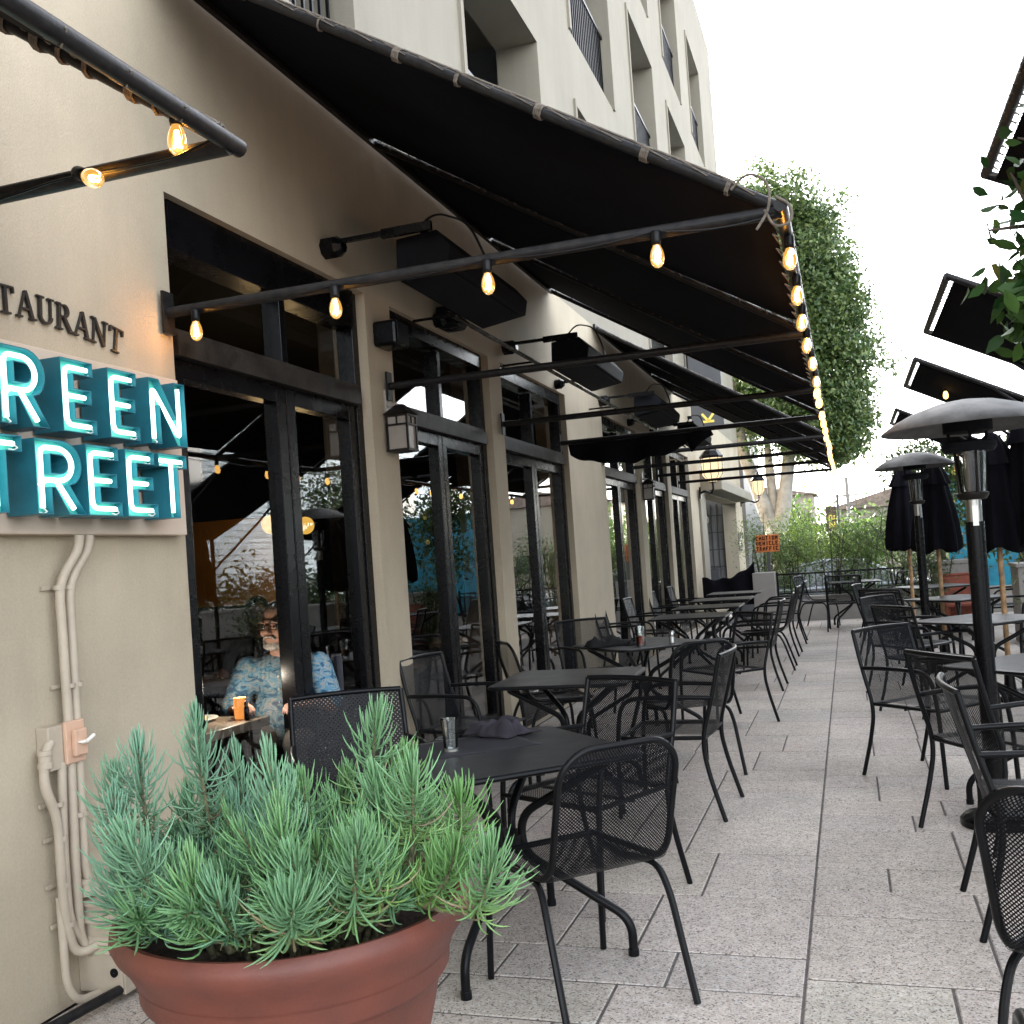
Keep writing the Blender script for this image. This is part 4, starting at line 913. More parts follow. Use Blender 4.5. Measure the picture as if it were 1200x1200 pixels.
place('a', -.98, 15.35, -1, -.02, 'armchair on the aisle side of the last table of the wall row')
place('a', -2.33, 6.05, 1, -.15, 'armchair with its back against the glass door of the second window bay')
place('s', -2.14, 7.28, .8, .57, 'armless chair against the second wall pier, tucked at the table with the drink')
place('a', -2.12, 8.78, .67, -.74, 'armchair in front of the plain wall after the third window bay')
for y, l in ((11.3, 'first armchair backing the far windows, just past the plain wall'), (12.9, 'second armchair backing the far windows'), (14.55, 'third armchair backing the far windows'), (16.2, 'last armchair backing the far windows beside the end pier')):
    place('a', -2.38, y, 1, 0, l)
# right side of the aisle
place('a', .66, 5.36, .86, .50, 'armchair with see-through back left of the near heater, second from the camera on the right')
place('a', .42, 6.62, .76, -.65, 'armchair turned away from the aisle at the far corner of the near right table')
place('a', 1.62, 6.7, -.75, -.65, 'armchair across the near right table behind the near heater pole')
place('s', .585, 2.79, .45, .89, 'closest armless chair at the right edge, its perforated back filling the corner')
place('a', .50, 1.70, 0, 1.0, 'armchair in the bottom right corner, only its curved arm in view')
place('a', .67, 4.22, 1, .02, 'armchair seen almost edge on at the right, just below the near heater pole')
place('a', .58, 9.0, .83, .55, 'armchair at the near aisle corner of the second right table')
place('a', .50, 10.15, .8, -.6, 'armchair at the far aisle corner of the second right table')
place('a', 1.66, 8.35, -.8, .6, 'armchair at the near outer corner of the second right table')
place('a', .50, 11.95, .65, .76, 'armchair at the near aisle corner of the third right table')
place('a', .40, 13.1, .98, -.2, 'armchair at the far aisle side of the third right table')
place('a', 1.78, 12.6, -.85, -.5, 'armchair facing the camera behind the near heater pole on the right')
place('a', .42, 15.5, 1, .1, 'armchair at the aisle side of the fourth right table')
place('a', 1.9, 14.7, -1, -.1, 'armchair at the outer side of the fourth right table by the red bench')
place('a', 1.75, 10.0, -.8, -.55, 'armchair at the far outer corner of the second right table')
place('s', -.52, 17.95, .93, -.35, 'armless chair at the far end by the low railing wall, left of the table')
place('a', -.10, 17.15, .05, 1, 'armchair seen from behind at the last table by the railing')
place('a', .75, 17.5, -.5, .85, 'armchair at the right of the last table by the railing')
# big wicker chair by the first window
wk = armchair(M['weave']); wk.name = 'wicker_chair'; wk.location = (-2.12, 4.10, 0); wk.rotation_euler = (0, 0, face_rz(.57, -.82)); wk.scale = (1.02, 1.0, 1.0)
tag(wk, 'black woven armchair behind the succulent plant in front of the nearest window', 'chair')

def bistro_table(sz=.80, name='bistro_table'):
    t = empty(name, (0, 0, 0), 0); h = sz / 2; rr = .07
    out = []
    for cx, cy, a0 in ((h - rr, h - rr, 0), (-h + rr, h - rr, 90), (-h + rr, -h + rr, 180), (h - rr, -h + rr, 270)): out += arcp(cx, cy, rr, rr, a0, a0 + 90, 6)
    mb = MB(); mb.prism(out, .722, .738, 'z'); mb.build('tabletop', M['table'], t, smooth=False, bevel=.003)
    mb = MB(); mb.tube([(p[0] * 1.004, p[1] * 1.004, .727) for p in out], .0105, 8, closed=True); mb.build('rim', M['black'], t)
    q = h * .82
    for sx, sy in ((1, 1), (-1, 1), (-1, -1), (1, -1)):
        mb = MB(); mb.tube(fillet([(sx * q, sy * q, 0), (sx * q, sy * q, .13), (sx * .045, sy * .045, .36), (sx * .045, sy * .045, .50), (sx * q * .9, sy * q * .9, .70), (sx * q * .9, sy * q * .9, .722)], .09, 6), .0165, 10); mb.lathe([(.020, 0), (.020, .025), (.017, .028)], (sx * q, sy * q, 0), 10); mb.build('leg', M['black'], t)
    mb = MB(); mb.lathe([(.001, .38), (.07, .38), (.07, .43), (.001, .43)], seg=14); mb.tube([(-.07, 0, .405), (.07, 0, .405)], .01, 6); mb.build('hub', M['black'], t)
    mb = MB(); mb.box((-h * .85, -.015, .702), (h * .85, .015, .7215)); mb.box((-.015, -h * .85, .699), (.015, h * .85, .7185)); mb.build('crossbar', M['black'], t, smooth=False); return t
TB = bistro_table(); GT = 'black square bistro tables on the terrace'
TB.location = (-1.30, 3.66, 0); TB.rotation_euler = (0, 0, R(43)); tag(TB, 'nearest black square table with a napkin, placemat and empty glass, behind the succulent', 'table', GT)
for (x, y, a, l) in ((-1.64, 5.95, 2, 'second wall-side table, glossy and bare, squared to the window'), (-1.62, 8.02, 44, 'wall-side table carrying the red drink and black napkins'),
    (-1.66, 11.1, 0, 'fourth wall-side table, first of the far row'), (-1.68, 12.75, 0, 'fifth wall-side table in the far row'), (-1.7, 14.4, 0, 'sixth wall-side table in the far row'), (-1.7, 16.2, 0, 'last wall-side table before the storefront'),
    (.98, 5.92, 45, 'nearest right-hand table round the near heater pole, corner towards the aisle'), (.98, 9.0, 44, 'second right-hand table, with the lens of sky light on it'), (1.08, 12.0, 38, 'third table on the right, between the two heaters'), (1.05, 14.9, 20, 'fourth right-hand table beside the far heater pole'), (.05, 18.0, 5, 'last table, at the end of the aisle by the railing')):
    dup(TB, (x, y, 0), R(a), l, GT, 'table')

# things on tables
def tumbler(loc, label, fill=None, r=.034, h=.125):
    t = empty('tumbler', loc, 0, label, 'glass')
    mb = MB(); mb.lathe([(.001, 0), (r * .80, 0), (r * .82, .004), (r * .88, h * .5), (r * 1.05, h), (r * 1.0, h), (r * .84, h * .5), (r * .76, .012), (.001, .012)], seg=24); mb.build('glass', M['clear'], t)
    if fill:
        mb = MB(); mb.lathe([(.001, .013), (r * .75, .013), (r * .82, fill), (.001, fill)], seg=20); mb.build('drink', M['drink'], t)
    else:
        mb = MB(); mb.lathe([(.001, .001), (r * .78, .001), (r * .78, .010), (.001, .010)], seg=20); mb.build('base', M['whitepl'], t)
    return t
tumbler((-1.50, 3.66, .739), 'empty clear tumbler on the placemat of the nearest table')
tumbler((-1.55, 7.75, .739), 'tumbler of red-brown iced drink on the wall-side table', .075, r=.042, h=.15)
t = empty('salt_shaker', (-1.33, 7.86, .739), 0, 'small steel-topped shaker beside the red drink', 'shaker')
mb = MB(); mb.lathe([(.001, 0), (.022, 0), (.02, .06), (.018, .065)], seg=16); mb.build('body', M['clear'], t); mb = MB(); mb.lathe([(.019, .065), (.02, .085), (.012, .098), (.001, .10)], seg=16); mb.build('cap', M['chrome'], t); mb = MB(); mb.lathe([(.001, .003), (.018, .003), (.017, .05), (.001, .05)], seg=12); mb.build('salt', M['whitepl'], t)
mb = MB(); a = R(43)
def pm(u, v):
    x = -.17 + .34 * u; y = -.24 + .48 * v; return (x, y, .7395 + .0012 * math.sin(u * 9) * math.sin(v * 7))
mb.grid(pm, 16, 20); o = mb.build('placemat', M['mat_b']); o.location = (-1.47, 3.76, 0); o.rotation_euler = (0, 0, R(-48)); md = o.modifiers.new('s', 'SOLIDIFY'); md.thickness = .0018
tag(o, 'dark rectangular placemat lying on the nearest table', 'placemat')
def cloth_heap(name, loc, rz, sx, sy, hgt, m, label, seed=1):
    mb = MB()
    def fn(u, v):
        x = (u - .5) * sx; y = (v - .5) * sy; e = (1 - (2 * u - 1) ** 4) * (1 - (2 * v - 1) ** 4)
        n = noise.noise(Vector((u * 3.1 + seed, v * 3.4, seed))) ; rdg = abs(noise.noise(Vector((u * 5 + seed, v * 2.2, 3))))
        return (x * (1 + .25 * n), y * (1 + .3 * n), max(.002, e * (hgt * (.45 + .7 * n + .9 * (.35 - rdg)))))
    mb.grid(fn, 26, 26); o = mb.build(name, m, auto=False); o.location = loc; o.rotation_euler = (0, 0, rz); md = o.modifiers.new('s', 'SOLIDIFY'); md.thickness = .003; md.offset = 1
    return tag(o, label, 'napkin')
cloth_heap('napkin', (-1.42, 4.02, .7415), R(-25), .24, .19, .075, M['napkin'], 'crumpled charcoal cloth napkin at the far corner of the nearest table', 2)
cloth_heap('napkin', (-1.84, 7.86, .7405), R(40), .34, .16, .085, M['napkin_b'], 'black folded napkin left of the red drink', 5)
cloth_heap('napkin', (-1.66, 7.90, .7405), R(60), .18, .12, .05, M['napkin_b'], 'small black napkin right behind the red drink', 9)

# ------------------------------------------------------------------ patio heaters
def patio_heater(loc, label, h=2.22):
    t = empty('patio_heater', loc, 0, label, 'heater', 'mushroom patio heaters'); z = h
    mb = MB(); mb.lathe([(.001, .115), (.05, .113), (.14, .10), (.25, .066), (.34, .022), (.40, -.018), (.405, -.028), (.395, -.024), (.33, .010), (.2, .045), (.001, .07)], (0, 0, z - .09), 40); mb.build('dome', M['domegrey'], t)
    mb = MB(); mb.lathe([(.001, .0), (.115, .0), (.115, .10), (.001, .10)], (0, 0, z - .135), 20)
    for k in range(3): a = k * 2.094 + .5; mb.tube([(.10 * math.cos(a), .10 * math.sin(a), z - .21), (.10 * math.cos(a), .10 * math.sin(a), z - .05)], .008, 6)
    mb.lathe([(.001, 0), (.112, 0), (.128, .02), (.128, .045), (.10, .055), (.001, .06)], (0, 0, z - .235), 24); mb.build('burner_head', M['domeblue'], t)
    mb = MB(); mb.lathe([(.058, z - .44), (.072, z - .235)], seg=20); mb.build('glass_sleeve', M['heatglass'], t)
    mb = MB(); mb.lathe([(.001, z - .43), (.03, z - .43), (.034, z - .36), (.02, z - .30), (.026, z - .24), (.001, z - .235)], seg=12)
    for k in range(4):
        a = k * math.pi / 2 + .3; mb.tube([(.066 * math.cos(a), .066 * math.sin(a), z - .45), (.076 * math.cos(a), .076 * math.sin(a), z - .235)], .005, 5)
    mb.lathe([(.001, z - .475), (.062, z - .47), (.075, z - .45), (.075, z - .438), (.055, z - .43), (.001, z - .43)], seg=20); mb.build('burner_cage', M['bronze'], t)
    mb = MB(); mb.lathe([(.036, z - .60), (.038, z - .47)], seg=14); mb.box((-.012, -.045, z - .60), (.014, -.036, z - .50)); mb.build('collar', M['chrome'], t)
    mb = MB(); mb.lathe([(.044, .05), (.044, z - .58), (.001, z - .58)], seg=16); mb.build('pole', M['frame'], t)
    mb = MB(); mb.lathe([(.001, 0), (.17, 0), (.17, .03), (.15, .05), (.05, .07), (.045, .10)], seg=28); mb.build('base', M['frame'], t); return t
PH = patio_heater((.60, 5.52, 0), 'nearer mushroom patio heater with a thick black pole on the right', 2.07)
dup(PH, (.72, 11.55, 0), R(40), 'farther mushroom patio heater in front of the two closed umbrellas', scale=(1, 1, 1.10))

# ------------------------------------------------------------------ closed umbrellas
def umbrella(loc, label, h=2.35, low=1.28, r=.22, seed=0):
    t = empty('closed_umbrella', loc, 0, label, 'umbrella', 'closed black umbrellas on wooden poles')
    mb = MB(); mb.lathe([(.022, .04), (.022, h + .06)], seg=12, capt=True); mb.build('pole', M['wood'], t)
    mb = MB(); mb.lathe([(.012, h + .05), (.028, h + .08), (.03, h + .10), (.012, h + .13), (.001, h + .135)], seg=10); mb.build('finial', M['wood'], t)
    amp = lambda a, z: 1 + (.16 * math.cos(8 * a + seed) + .06 * math.sin(5 * a + seed + z * 3)) * min(1, (h - z) * 1.6)
    prof = [(.02, h + .05), (.05, h + .03), (.09, h - .03), (.12, h - .12), (.15, h - .28), (r * .80, h - .5), (r * .9, low + .35), (r * .98, low + .15), (r, low + .05), (r * .93, low + .02), (r * .8, low + .03), (r * .4, low + .1)]
    mb = MB(); mb.lathe([(q, z) for q, z in prof], seg=64, amp=amp)
    mb.v = [(x, y, z + (.03 * math.sin(4 * math.atan2(y, x) + seed) if z < low + .1 else 0)) for x, y, z in mb.v]; mb.build('canopy', M['canvas2'], t)
    mb = MB(); mb.lathe([(.06, h + .02), (.13, h - .12), (.175, h - .235), (.165, h - .225), (.11, h - .12)], seg=48, amp=lambda a, z: 1 + .12 * math.cos(8 * a + seed)); mb.build('vent_flap', M['canvas2'], t)
    mb = MB(); mb.lathe([(.001, 0), (.26, 0), (.26, .05), (.05, .07), (.035, .28), (.001, .28)], seg=24); mb.build('base', M['frame'], t); return t
U1 = umbrella((.735, 14.0, 0), 'leftmost closed black umbrella, directly behind the far heater', 2.30, 1.25, .235)
umbrella((.955, 12.4, 0), 'closed black umbrella right of the far heater, with sharp pleats', 2.22, 1.22, .24, 1.3)
umbrella((1.22, 9.6, 0), 'closed black umbrella right of the near heater pole', 2.22, 1.24, .20, 2.2)
umbrella((1.50, 9.55, 0), 'closed black umbrella at the right edge of the photo, tallest of the four', 2.38, 1.26, .22, 3.4)

# ------------------------------------------------------------------ canopies on the right
def right_canopy(y0, y1, label):
    t = empty('shade_canopy', (2.75, (y0 + y1) / 2, 0), 0, label, 'awning', 'black shade canopies on the right'); ox, oy = 2.75, (y0 + y1) / 2
    xl, zl, xr, zr = .73, 3.10, 2.72, 2.05
    def L_(x, y, z): return (x - ox, y - oy, z)
    mb = MB(); mb.grid(lambda u, v: L_(xl + .038 + (xr - xl - .038) * u, y0 + .022 + (y1 - y0 - .05) * v, zl - .035 + (zr - zl + .035) * u - .03 * math.sin(math.pi * u) * math.sin(math.pi * v)), 10, 8); o = mb.build('canvas_panel', M['canvas'], t); md = o.modifiers.new('s', 'SOLIDIFY'); md.thickness = .004
    mb = MB(); mb.tube([L_(xl, y0, zl), L_(xl, y1, zl)], .024, 10); mb.tube([L_(xl, y0, zl), L_(xr, y0, zr)], .022, 10); mb.tube([L_(xl, y1, zl), L_(xr, y1, zr)], .022, 10); mb.tube([L_(xr, y0, zr), L_(xr, y1, zr)], .022, 8); mb.tube([L_(2.75, y0, 0), L_(2.75, y0, 2.3)], .03, 10); mb.tube([L_(2.75, y1, 0), L_(2.75, y1, 2.3)], .03, 10)
    mb.tube([L_(1.35, y0, zl - .33), L_(2.75, y0, 1.6)], .016, 8); mb.tube([L_(1.35, y1, zl - .33), L_(2.75, y1, 1.6)], .016, 8); mb.build('frame', M['worn'], t)
    mb = MB(); n = int((y1 - y0) / .09); pts = []
    for k in range(n):
        y = y0 + .05 + k * .09; pts += [L_(xl - .024, y, zl), L_(xl, y, zl + .027), L_(xl + .03, y + .02, zl), L_(xl + .055, y + .025, zl - .035), L_(xl + .03, y + .045, zl - .03), L_(xl - .02, y + .04, zl - .014)]
    mb.tube(pts, .0032, 5); mb.build('lacing', M['rope'], t); n = 16
    for yy, s_ in ((y0, 1), (y1, -1)):
        pts = []; mb = MB()
        for k in range(n):
            u = (k + .5) / n; x = xl + (xr - xl) * u; z = zl + (zr - zl) * u; pts += [L_(x, yy - s_ * .024, z), L_(x, yy, z + .026), L_(x + .02, yy + s_ * .05, z - .012), L_(x + .03, yy, z - .028)]
        mb.tube(pts, .0032, 5); mb.build('lacing', M['rope'], t)
    return t
right_canopy(3.2, 5.24, 'nearest shade canopy at the upper right corner, only its laced corner in view')
right_canopy(7.19, 9.05, 'second shade canopy on the right, beside the citrus branches')
right_canopy(10.42, 12.2, 'third shade canopy on the right, just above the near heater dome')
right_canopy(14.4, 16.1, 'farthest and lowest looking shade canopy on the right')
string_light('single warm bulb under the third shade canopy on the right', [((1.05, 11.3, 2.93), (0, 0, 0), False)], [(1.05, 10.42, 2.93), (1.05, 11.3, 2.93), (1.05, 12.2, 2.93)])

# ================================================================== POT AND SUCCULENT
PC = Vector((-1.42, 2.33, 0))
pot = empty('terracotta_pot', PC + Vector((0, 0, .012)), 0, 'big round terracotta coloured pot with a rolled rim, holding the grey-green succulent', 'pot')
mb = MB(); mb.lathe([(.001, 0), (.235, 0), (.25, .012), (.275, .10), (.325, .30), (.345, .385), (.352, .395), (.362, .400), (.368, .41), (.370, .445), (.376, .455)], seg=72); mb.build('body', M['terracotta'], pot)
mb = MB(); mb.lathe([(.374, .452), (.384, .475), (.398, .50), (.418, .525), (.428, .548), (.425, .570), (.412, .583), (.396, .580), (.383, .562), (.372, .535), (.362, .50)], seg=72); mb.build('rim', M['terracotta'], pot)
mb = MB(); mb.grid(lambda u, v: ((.001 + .366 * u) * math.cos(v * 2 * math.pi), (.001 + .366 * u) * math.sin(v * 2 * math.pi), .50 + .025 * noise.noise(Vector((u * 4, math.cos(v * 6.28) * 2, math.sin(v * 6.28) * 2)))), 10, 40); mb.build('soil', M['soil'], pot, auto=False)
pot.scale = (1.06, 1.06, 1.05)

def succulent():
    rs = np.random.default_rng(5); rnd = random.Random(5)
    t = empty('succulent_plant', PC + Vector((0, 0, .5)), 0, 'bushy blue-green finger-leaf succulent spilling out of the terracotta pot', 'plant')
    O = PC + Vector((0, 0, .5)); 
    tips = [(-1.63, 2.361, 1.093), (-1.768, 2.263, 1.035), (-1.851, 2.132, 0.902), (-1.519, 1.98, 0.898), (-1.316, 2.151, 1.025), (-1.255, 2.434, 1.069), (-1.437, 2.429, 0.924), (-1.002, 2.31, 0.975), (-1.126, 2.322, 0.926), (-0.797, 2.223, 0.812), (-0.96, 2.432, 0.869), (-1.603, 2.426, 0.878), (-1.446, 1.903, 0.663), (-1.153, 2.051, 0.853), (-1.258, 2.014, 0.908), (-1.019, 2.148, 0.848), (-1.748, 2.378, 0.877), (-1.404, 2.598, 0.9), (-1.719, 2.072, 0.803), (-1.356, 1.983, 0.819), (-0.838, 2.158, 0.781), (-1.068, 2.078, 0.895), (-1.39, 1.919, 0.819), (-1.569, 1.966, 0.721), (-1.172, 1.94, 0.764), (-1.932, 2.315, 0.949), (-1.63, 2.521, 0.965), (-1.209, 2.557, 0.955)]
    tips = [(PC.x - .01 + (x - PC.x) * (1.03 if x < PC.x else .95), PC.y + (y - PC.y) * 1.0, z - .01) for x, y, z in tips]; n0 = len(tips)
    for k in range(62):
        a = rnd.uniform(0, 2 * math.pi); q = math.sqrt(rnd.uniform(.02, 1)); h = .92 - .22 * q * q + rnd.uniform(-.08, .06)
        tips.append((PC.x - .02 + .42 * q * math.cos(a), PC.y + .36 * q * math.sin(a), h - .02))
    for k in range(16):     # low skirt near the front rim
        a = rnd.uniform(R(150), R(390)); tips.append((PC.x + .36 * math.cos(a), PC.y + .34 * math.sin(a), rnd.uniform(.68, .76)))
    VV, FF, TT = [], [], []; nb = 0
    sm = MB()
    K = 6; SD_ = 4
    ang = np.arange(SD_) * 2 * np.pi / SD_
    for ti, tp in enumerate(tips):
        tp = Vector(tp); d = tp - PC; base = Vector((PC.x + d.x * .45, PC.y + d.y * .45, .50)); 
        out = Vector((d.x, d.y, 0)); ctrl = base + Vector((out.x * .50, out.y * .50, (tp.z - .5) * .12)); 
        ctrl += Vector((rnd.uniform(-.07, .07), rnd.uniform(-.07, .07), rnd.uniform(-.04, .06)))
        if ti == 12: ctrl = base + Vector((0, -.06, .26)); tp = tp + Vector((0, 0, .06))
        if tp.z < .78: ctrl.z = max(ctrl.z, .70)
        path = [(1 - s_) ** 2 * base + 2 * s_ * (1 - s_) * ctrl + s_ * s_ * tp for s_ in [q_ / 13 for q_ in range(14)]]
        lean = Vector((rnd.uniform(-.08, .07), rnd.uniform(-.08, .06), rnd.uniform(-.01, .035)))
        path = [p_ + lean * (q_ / 13) ** 3 for q_, p_ in enumerate(path)]
        path = [Vector((p_.x, p_.y, max(p_.z, .65 + .0 * q_))) if math.hypot(p_.x - PC.x, p_.y - PC.y) > .31 else (Vector((p_.x, p_.y, max(p_.z, .60))) if math.hypot(p_.x - PC.x, p_.y - PC.y) > .24 else p_) for q_, p_ in enumerate(path)]
        sm.tube([p - O + Vector((rnd.uniform(-.002, .002), rnd.uniform(-.002, .002), 0)) for p in path], [rnd.uniform(.0105, .0125) - .0075 * i / 13 for i in range(14)], 8)
        L_ = sum((path[i + 1] - path[i]).length for i in range(13))
        big = 1.0 if ti < n0 else .85; dens = 112 if ti < n0 else 70
        leafy = min(L_ * .92, rnd.choice([.15, .19, .24, .30]) * big)
        dens = int(dens * (.55 + leafy * 2.1))
        hue = rnd.random()
        right = (tp.x + 1.43) / .6
        blue = np.array([.155, .305, .20]); green = np.array([.125, .275, .045]); yel = np.array([.27, .36, .035])
        wgt = min(1, max(0, .40 + .45 * right + rnd.uniform(-.30, .30)))
        basec = blue * (1 - wgt) + green * wgt
        for k in range(dens):
            fr = (k + rnd.random()) / dens; s_ = 1 - (leafy / L_) * fr; s_ = max(0.02, s_)
            idx = s_ * 13; i0 = min(12, int(idx)); p = path[i0].lerp(path[i0 + 1], idx - i0); tn = (path[i0 + 1] - path[i0]).normalized()
            az = k * 2.39996 + rnd.uniform(-.25, .25)
            a_ = Vector((1, 0, 0)) if abs(tn.x) < .8 else Vector((0, 1, 0)); e1 = tn.cross(a_).normalized(); e2 = tn.cross(e1)
            radial = e1 * math.cos(az) + e2 * math.sin(az)
            elev = R(76) - R(104) * min(1, fr * 1.5) ** .62 + rnd.uniform(-.22, .22)      # tip leaves point along the stem
            ln_k = rnd.uniform(.8, 1.1)
            dr = (radial * math.cos(elev) + tn * math.sin(elev)).normalized()
            ln = (.045 + .072 * min(1, fr * 3.0)) * big * rnd.uniform(.7, 1.25) * (1 - .35 * max(0, fr - .75) / .25)
            curl = rnd.uniform(.3, 2.2); wob = [rnd.uniform(-.11, .11) for _ in range(3)]; droop = -.25 * max(0, fr - .5)
            pts = []; q = Vector(p); dd = dr.copy()
            for j in range(K):
                pts.append(q.copy()); dd = (dd + (tn * .27 * curl + Vector((0, 0, .12 + droop * .5))) ).normalized(); q = q + dd * ln / (K - 1)
            if any(v.z < .635 and .36 < math.hypot(v.x - PC.x, v.y - PC.y) < .50 for v in pts) or any(v.z < .60 and math.hypot(v.x - PC.x, v.y - PC.y) < .37 for v in pts[2:]): continue
            P = np.array([list(v) for v in pts]) - np.array(list(O))
            Tn = np.gradient(P, axis=0); Tn /= np.linalg.norm(Tn, axis=1)[:, None]
            ref = np.array(list(radial.cross(tn))); A_ = ref - (Tn @ ref)[:, None] * Tn; A_ /= np.linalg.norm(A_, axis=1)[:, None] + 1e-9; B_ = np.cross(Tn, A_)
            rad = np.array([.0021, .0028, .0031, .0029, .0021, .0005]) * (1.05 if ti < n0 else .95)
            ring = P[:, None, :] + (A_[:, None, :] * np.cos(ang)[None, :, None] + B_[:, None, :] * np.sin(ang)[None, :, None] * .8) * rad[:, None, None]
            VV.append(ring.reshape(-1, 3))
            f = [[nb + i * SD_ + m_, nb + i * SD_ + (m_ + 1) % SD_, nb + (i + 1) * SD_ + (m_ + 1) % SD_, nb + (i + 1) * SD_ + m_] for i in range(K - 1) for m_ in range(SD_)]
            FF.extend(f); nb += K * SD_
            c = basec * rnd.uniform(.85, 1.3)
            if fr > .6: c = c * (1 - (fr - .6)) + yel * (fr - .6) * (1.4 if right > 0 else .6)
            if fr > .72 and rnd.random() < .16: c = np.array([.34, .27, .15]) * rnd.uniform(.6, 1.1)
            cr_ = np.linspace(0, 1, K)[:, None]; col = c[None, :] * (.9 + .25 * cr_) + np.array([.05, .075, .055])[None, :] * cr_
            TT.append(np.repeat(col, SD_, axis=0))
    big_mesh('foliage', np.concatenate(VV), np.array(FF), M['succ'], t, np.clip(np.concatenate(TT), 0, 1), smooth=True)
    sm.build('stems', M['succstem'], t, auto=False)
succulent()

# ================================================================== TREES AND SHRUBS
def leaf_cloud(pts, size, rs, tint0, tint1, aspect=.5, nrm=None, pointed=False):
    """many small folded leaves at the given points"""
    n = len(pts); d = rs.normal(size=(n, 3)); d /= np.linalg.norm(d, axis=1)[:, None]
    if nrm is not None: d = d * .8 + nrm * .7; d /= np.linalg.norm(d, axis=1)[:, None]
    a = np.cross(d, rs.normal(size=(n, 3))); a /= np.linalg.norm(a, axis=1)[:, None] + 1e-9; b = np.cross(d, a)
    s = size * rs.uniform(.65, 1.25, (n, 1)); w_ = s * aspect
    if pointed:
        k = rs.uniform(-.12, .12, (n, 1))
        v = np.stack([pts - a * s * .5, pts - a * s * .22 + b * w_ * .42 + d * s * .04, pts + a * s * .12 + b * w_ * .46 + d * s * .02, pts + a * s * .55 + b * s * k - d * s * .12, pts + a * s * .12 - b * w_ * .46 + d * s * .02, pts - a * s * .22 - b * w_ * .42 + d * s * .04, pts - d * s * .02, pts + a * s * .2 - d * s * .03], axis=1).reshape(-1, 3)
        q = np.arange(n)[:, None] * 8; f = np.concatenate([q + np.array([[0, 1, 2, 6]]), q + np.array([[6, 2, 3, 7]]), q + np.array([[0, 6, 4, 5]]), q + np.array([[6, 7, 3, 4]])])
        t = rs.random((n, 1)) ** 1.3; c = (np.array(tint0)[None] * (1 - t) + np.array(tint1)[None] * t) * rs.uniform(.75, 1.2, (n, 1)); return v, f, np.repeat(c, 8, axis=0)
    v = np.stack([pts - a * s * .5, pts + b * w_ * .5 - d * s * .06, pts + a * s * .5 - d * s * .10, pts - b * w_ * .5 - d * s * .06], axis=1).reshape(-1, 3)
    f = np.arange(n * 4).reshape(-1, 4); t = rs.random((n, 1)) ** 1.3; c = np.array(tint0)[None] * (1 - t) + np.array(tint1)[None] * t
    c = c * rs.uniform(.75, 1.2, (n, 1)); return v, f, np.repeat(c, 4, axis=0)
def blob_points(blobs, n, rs, shell=.55, noise_amp=.18):
    vol = np.array([b[3] * b[4] * b[5] for b in blobs]) ** .75; pr = vol / vol.sum(); idx = rs.choice(len(blobs), n, p=pr); out = []
    B_ = np.array(blobs)[idx]; d = rs.normal(size=(n, 3)); d /= np.linalg.norm(d, axis=1)[:, None]
    rr = (1 - (1 - shell) * rs.random(n) ** 1.5); bump = 1 + noise_amp * np.sin(d[:, 0] * 7 + B_[:, 0] * 5) * np.sin(d[:, 1] * 6 + B_[:, 2]) + noise_amp * .6 * np.sin(d[:, 2] * 13 + d[:, 0] * 9)
    P = B_[:, :3] + d * (rr * bump)[:, None] * B_[:, 3:6]
    return P, d
def tree(name, loc, label, cat, blobs, n, size, tint0, tint1, trunk, bark, seed, group=None, shell=.55, matl=None, amp=.18, aspect=.5, twigs=0, pointed=False, cn=14, cs=2.0):
    rs = np.random.default_rng(seed); t = empty(name, loc, 0, label, cat, group); L0 = np.array(loc)
    P, d = blob_points(blobs, n, rs, shell, amp)
    # clump the leaves so that gaps open between clusters
    cl_ = P[rs.choice(n, n // cn)]; pick = rs.integers(0, len(cl_), n); m_ = rs.random(n) < .72; P[m_] = cl_[pick[m_]] + rs.normal(size=(m_.sum(), 3)) * size * cs
    v, f, c = leaf_cloud(P - L0, size, rs, tint0, tint1, aspect, d, pointed)
    big_mesh('crown', v, f, matl or M['leaf'], t, c)
    mb = MB()
    for path, r0, r1 in trunk:
        pts = fillet([Vector(p) - Vector(loc) for p in path], .4, 4); k = len(pts); mb.tube(pts, [r0 + (r1 - r0) * i / (k - 1) for i in range(k)], 10)
    rr = random.Random(seed)
    for k in range(twigs):
        b = Vector(blobs[rr.randrange(len(blobs))][:3]) - Vector(loc); e = Vector(tuple(P[rr.randrange(n)])) - Vector(loc); mb.tube([b, (b + e) / 2 + Vector((0, 0, .05)), e], [size * .18, size * .12, size * .05], 5)
    mb.build('trunk', bark, t, auto=False); return t
G0, G1 = (.035, .085, .022), (.13, .22, .055)
fic = [(-2.6, 31, 10.9, 1.3, 1.4, 1.3), (-1.9, 31, 10.9, 1.3, 1.4, 1.3), (-.9, 31, 11.0, 1.25, 1.4, 1.25), (-1.3, 31, 9.4, 1.7, 1.8, 1.5), (-.35, 31, 9.8, 1.15, 1.4, 1.2), (-.5, 31, 8.2, 1.55, 1.6, 1.3), (.0, 31, 7.4, 1.15, 1.5, 1.3), (-1.5, 31, 7.6, 1.5, 1.7, 1.5), (-.4, 31, 6.2, 1.6, 1.7, 1.3), (-1.9, 31, 5.7, 1.3, 1.5, 1.2), (.05, 31, 5.2, 1.15, 1.3, 1.1), (-1.0, 31, 4.7, 1.5, 1.4, .9), (-.1, 31, 4.3, .9, 1.0, .7), (-3.2, 31.5, 5.5, 1.3, 1.3, 1.3), (-2.9, 31.5, 8.5, 1.3, 1.3, 2.2)]
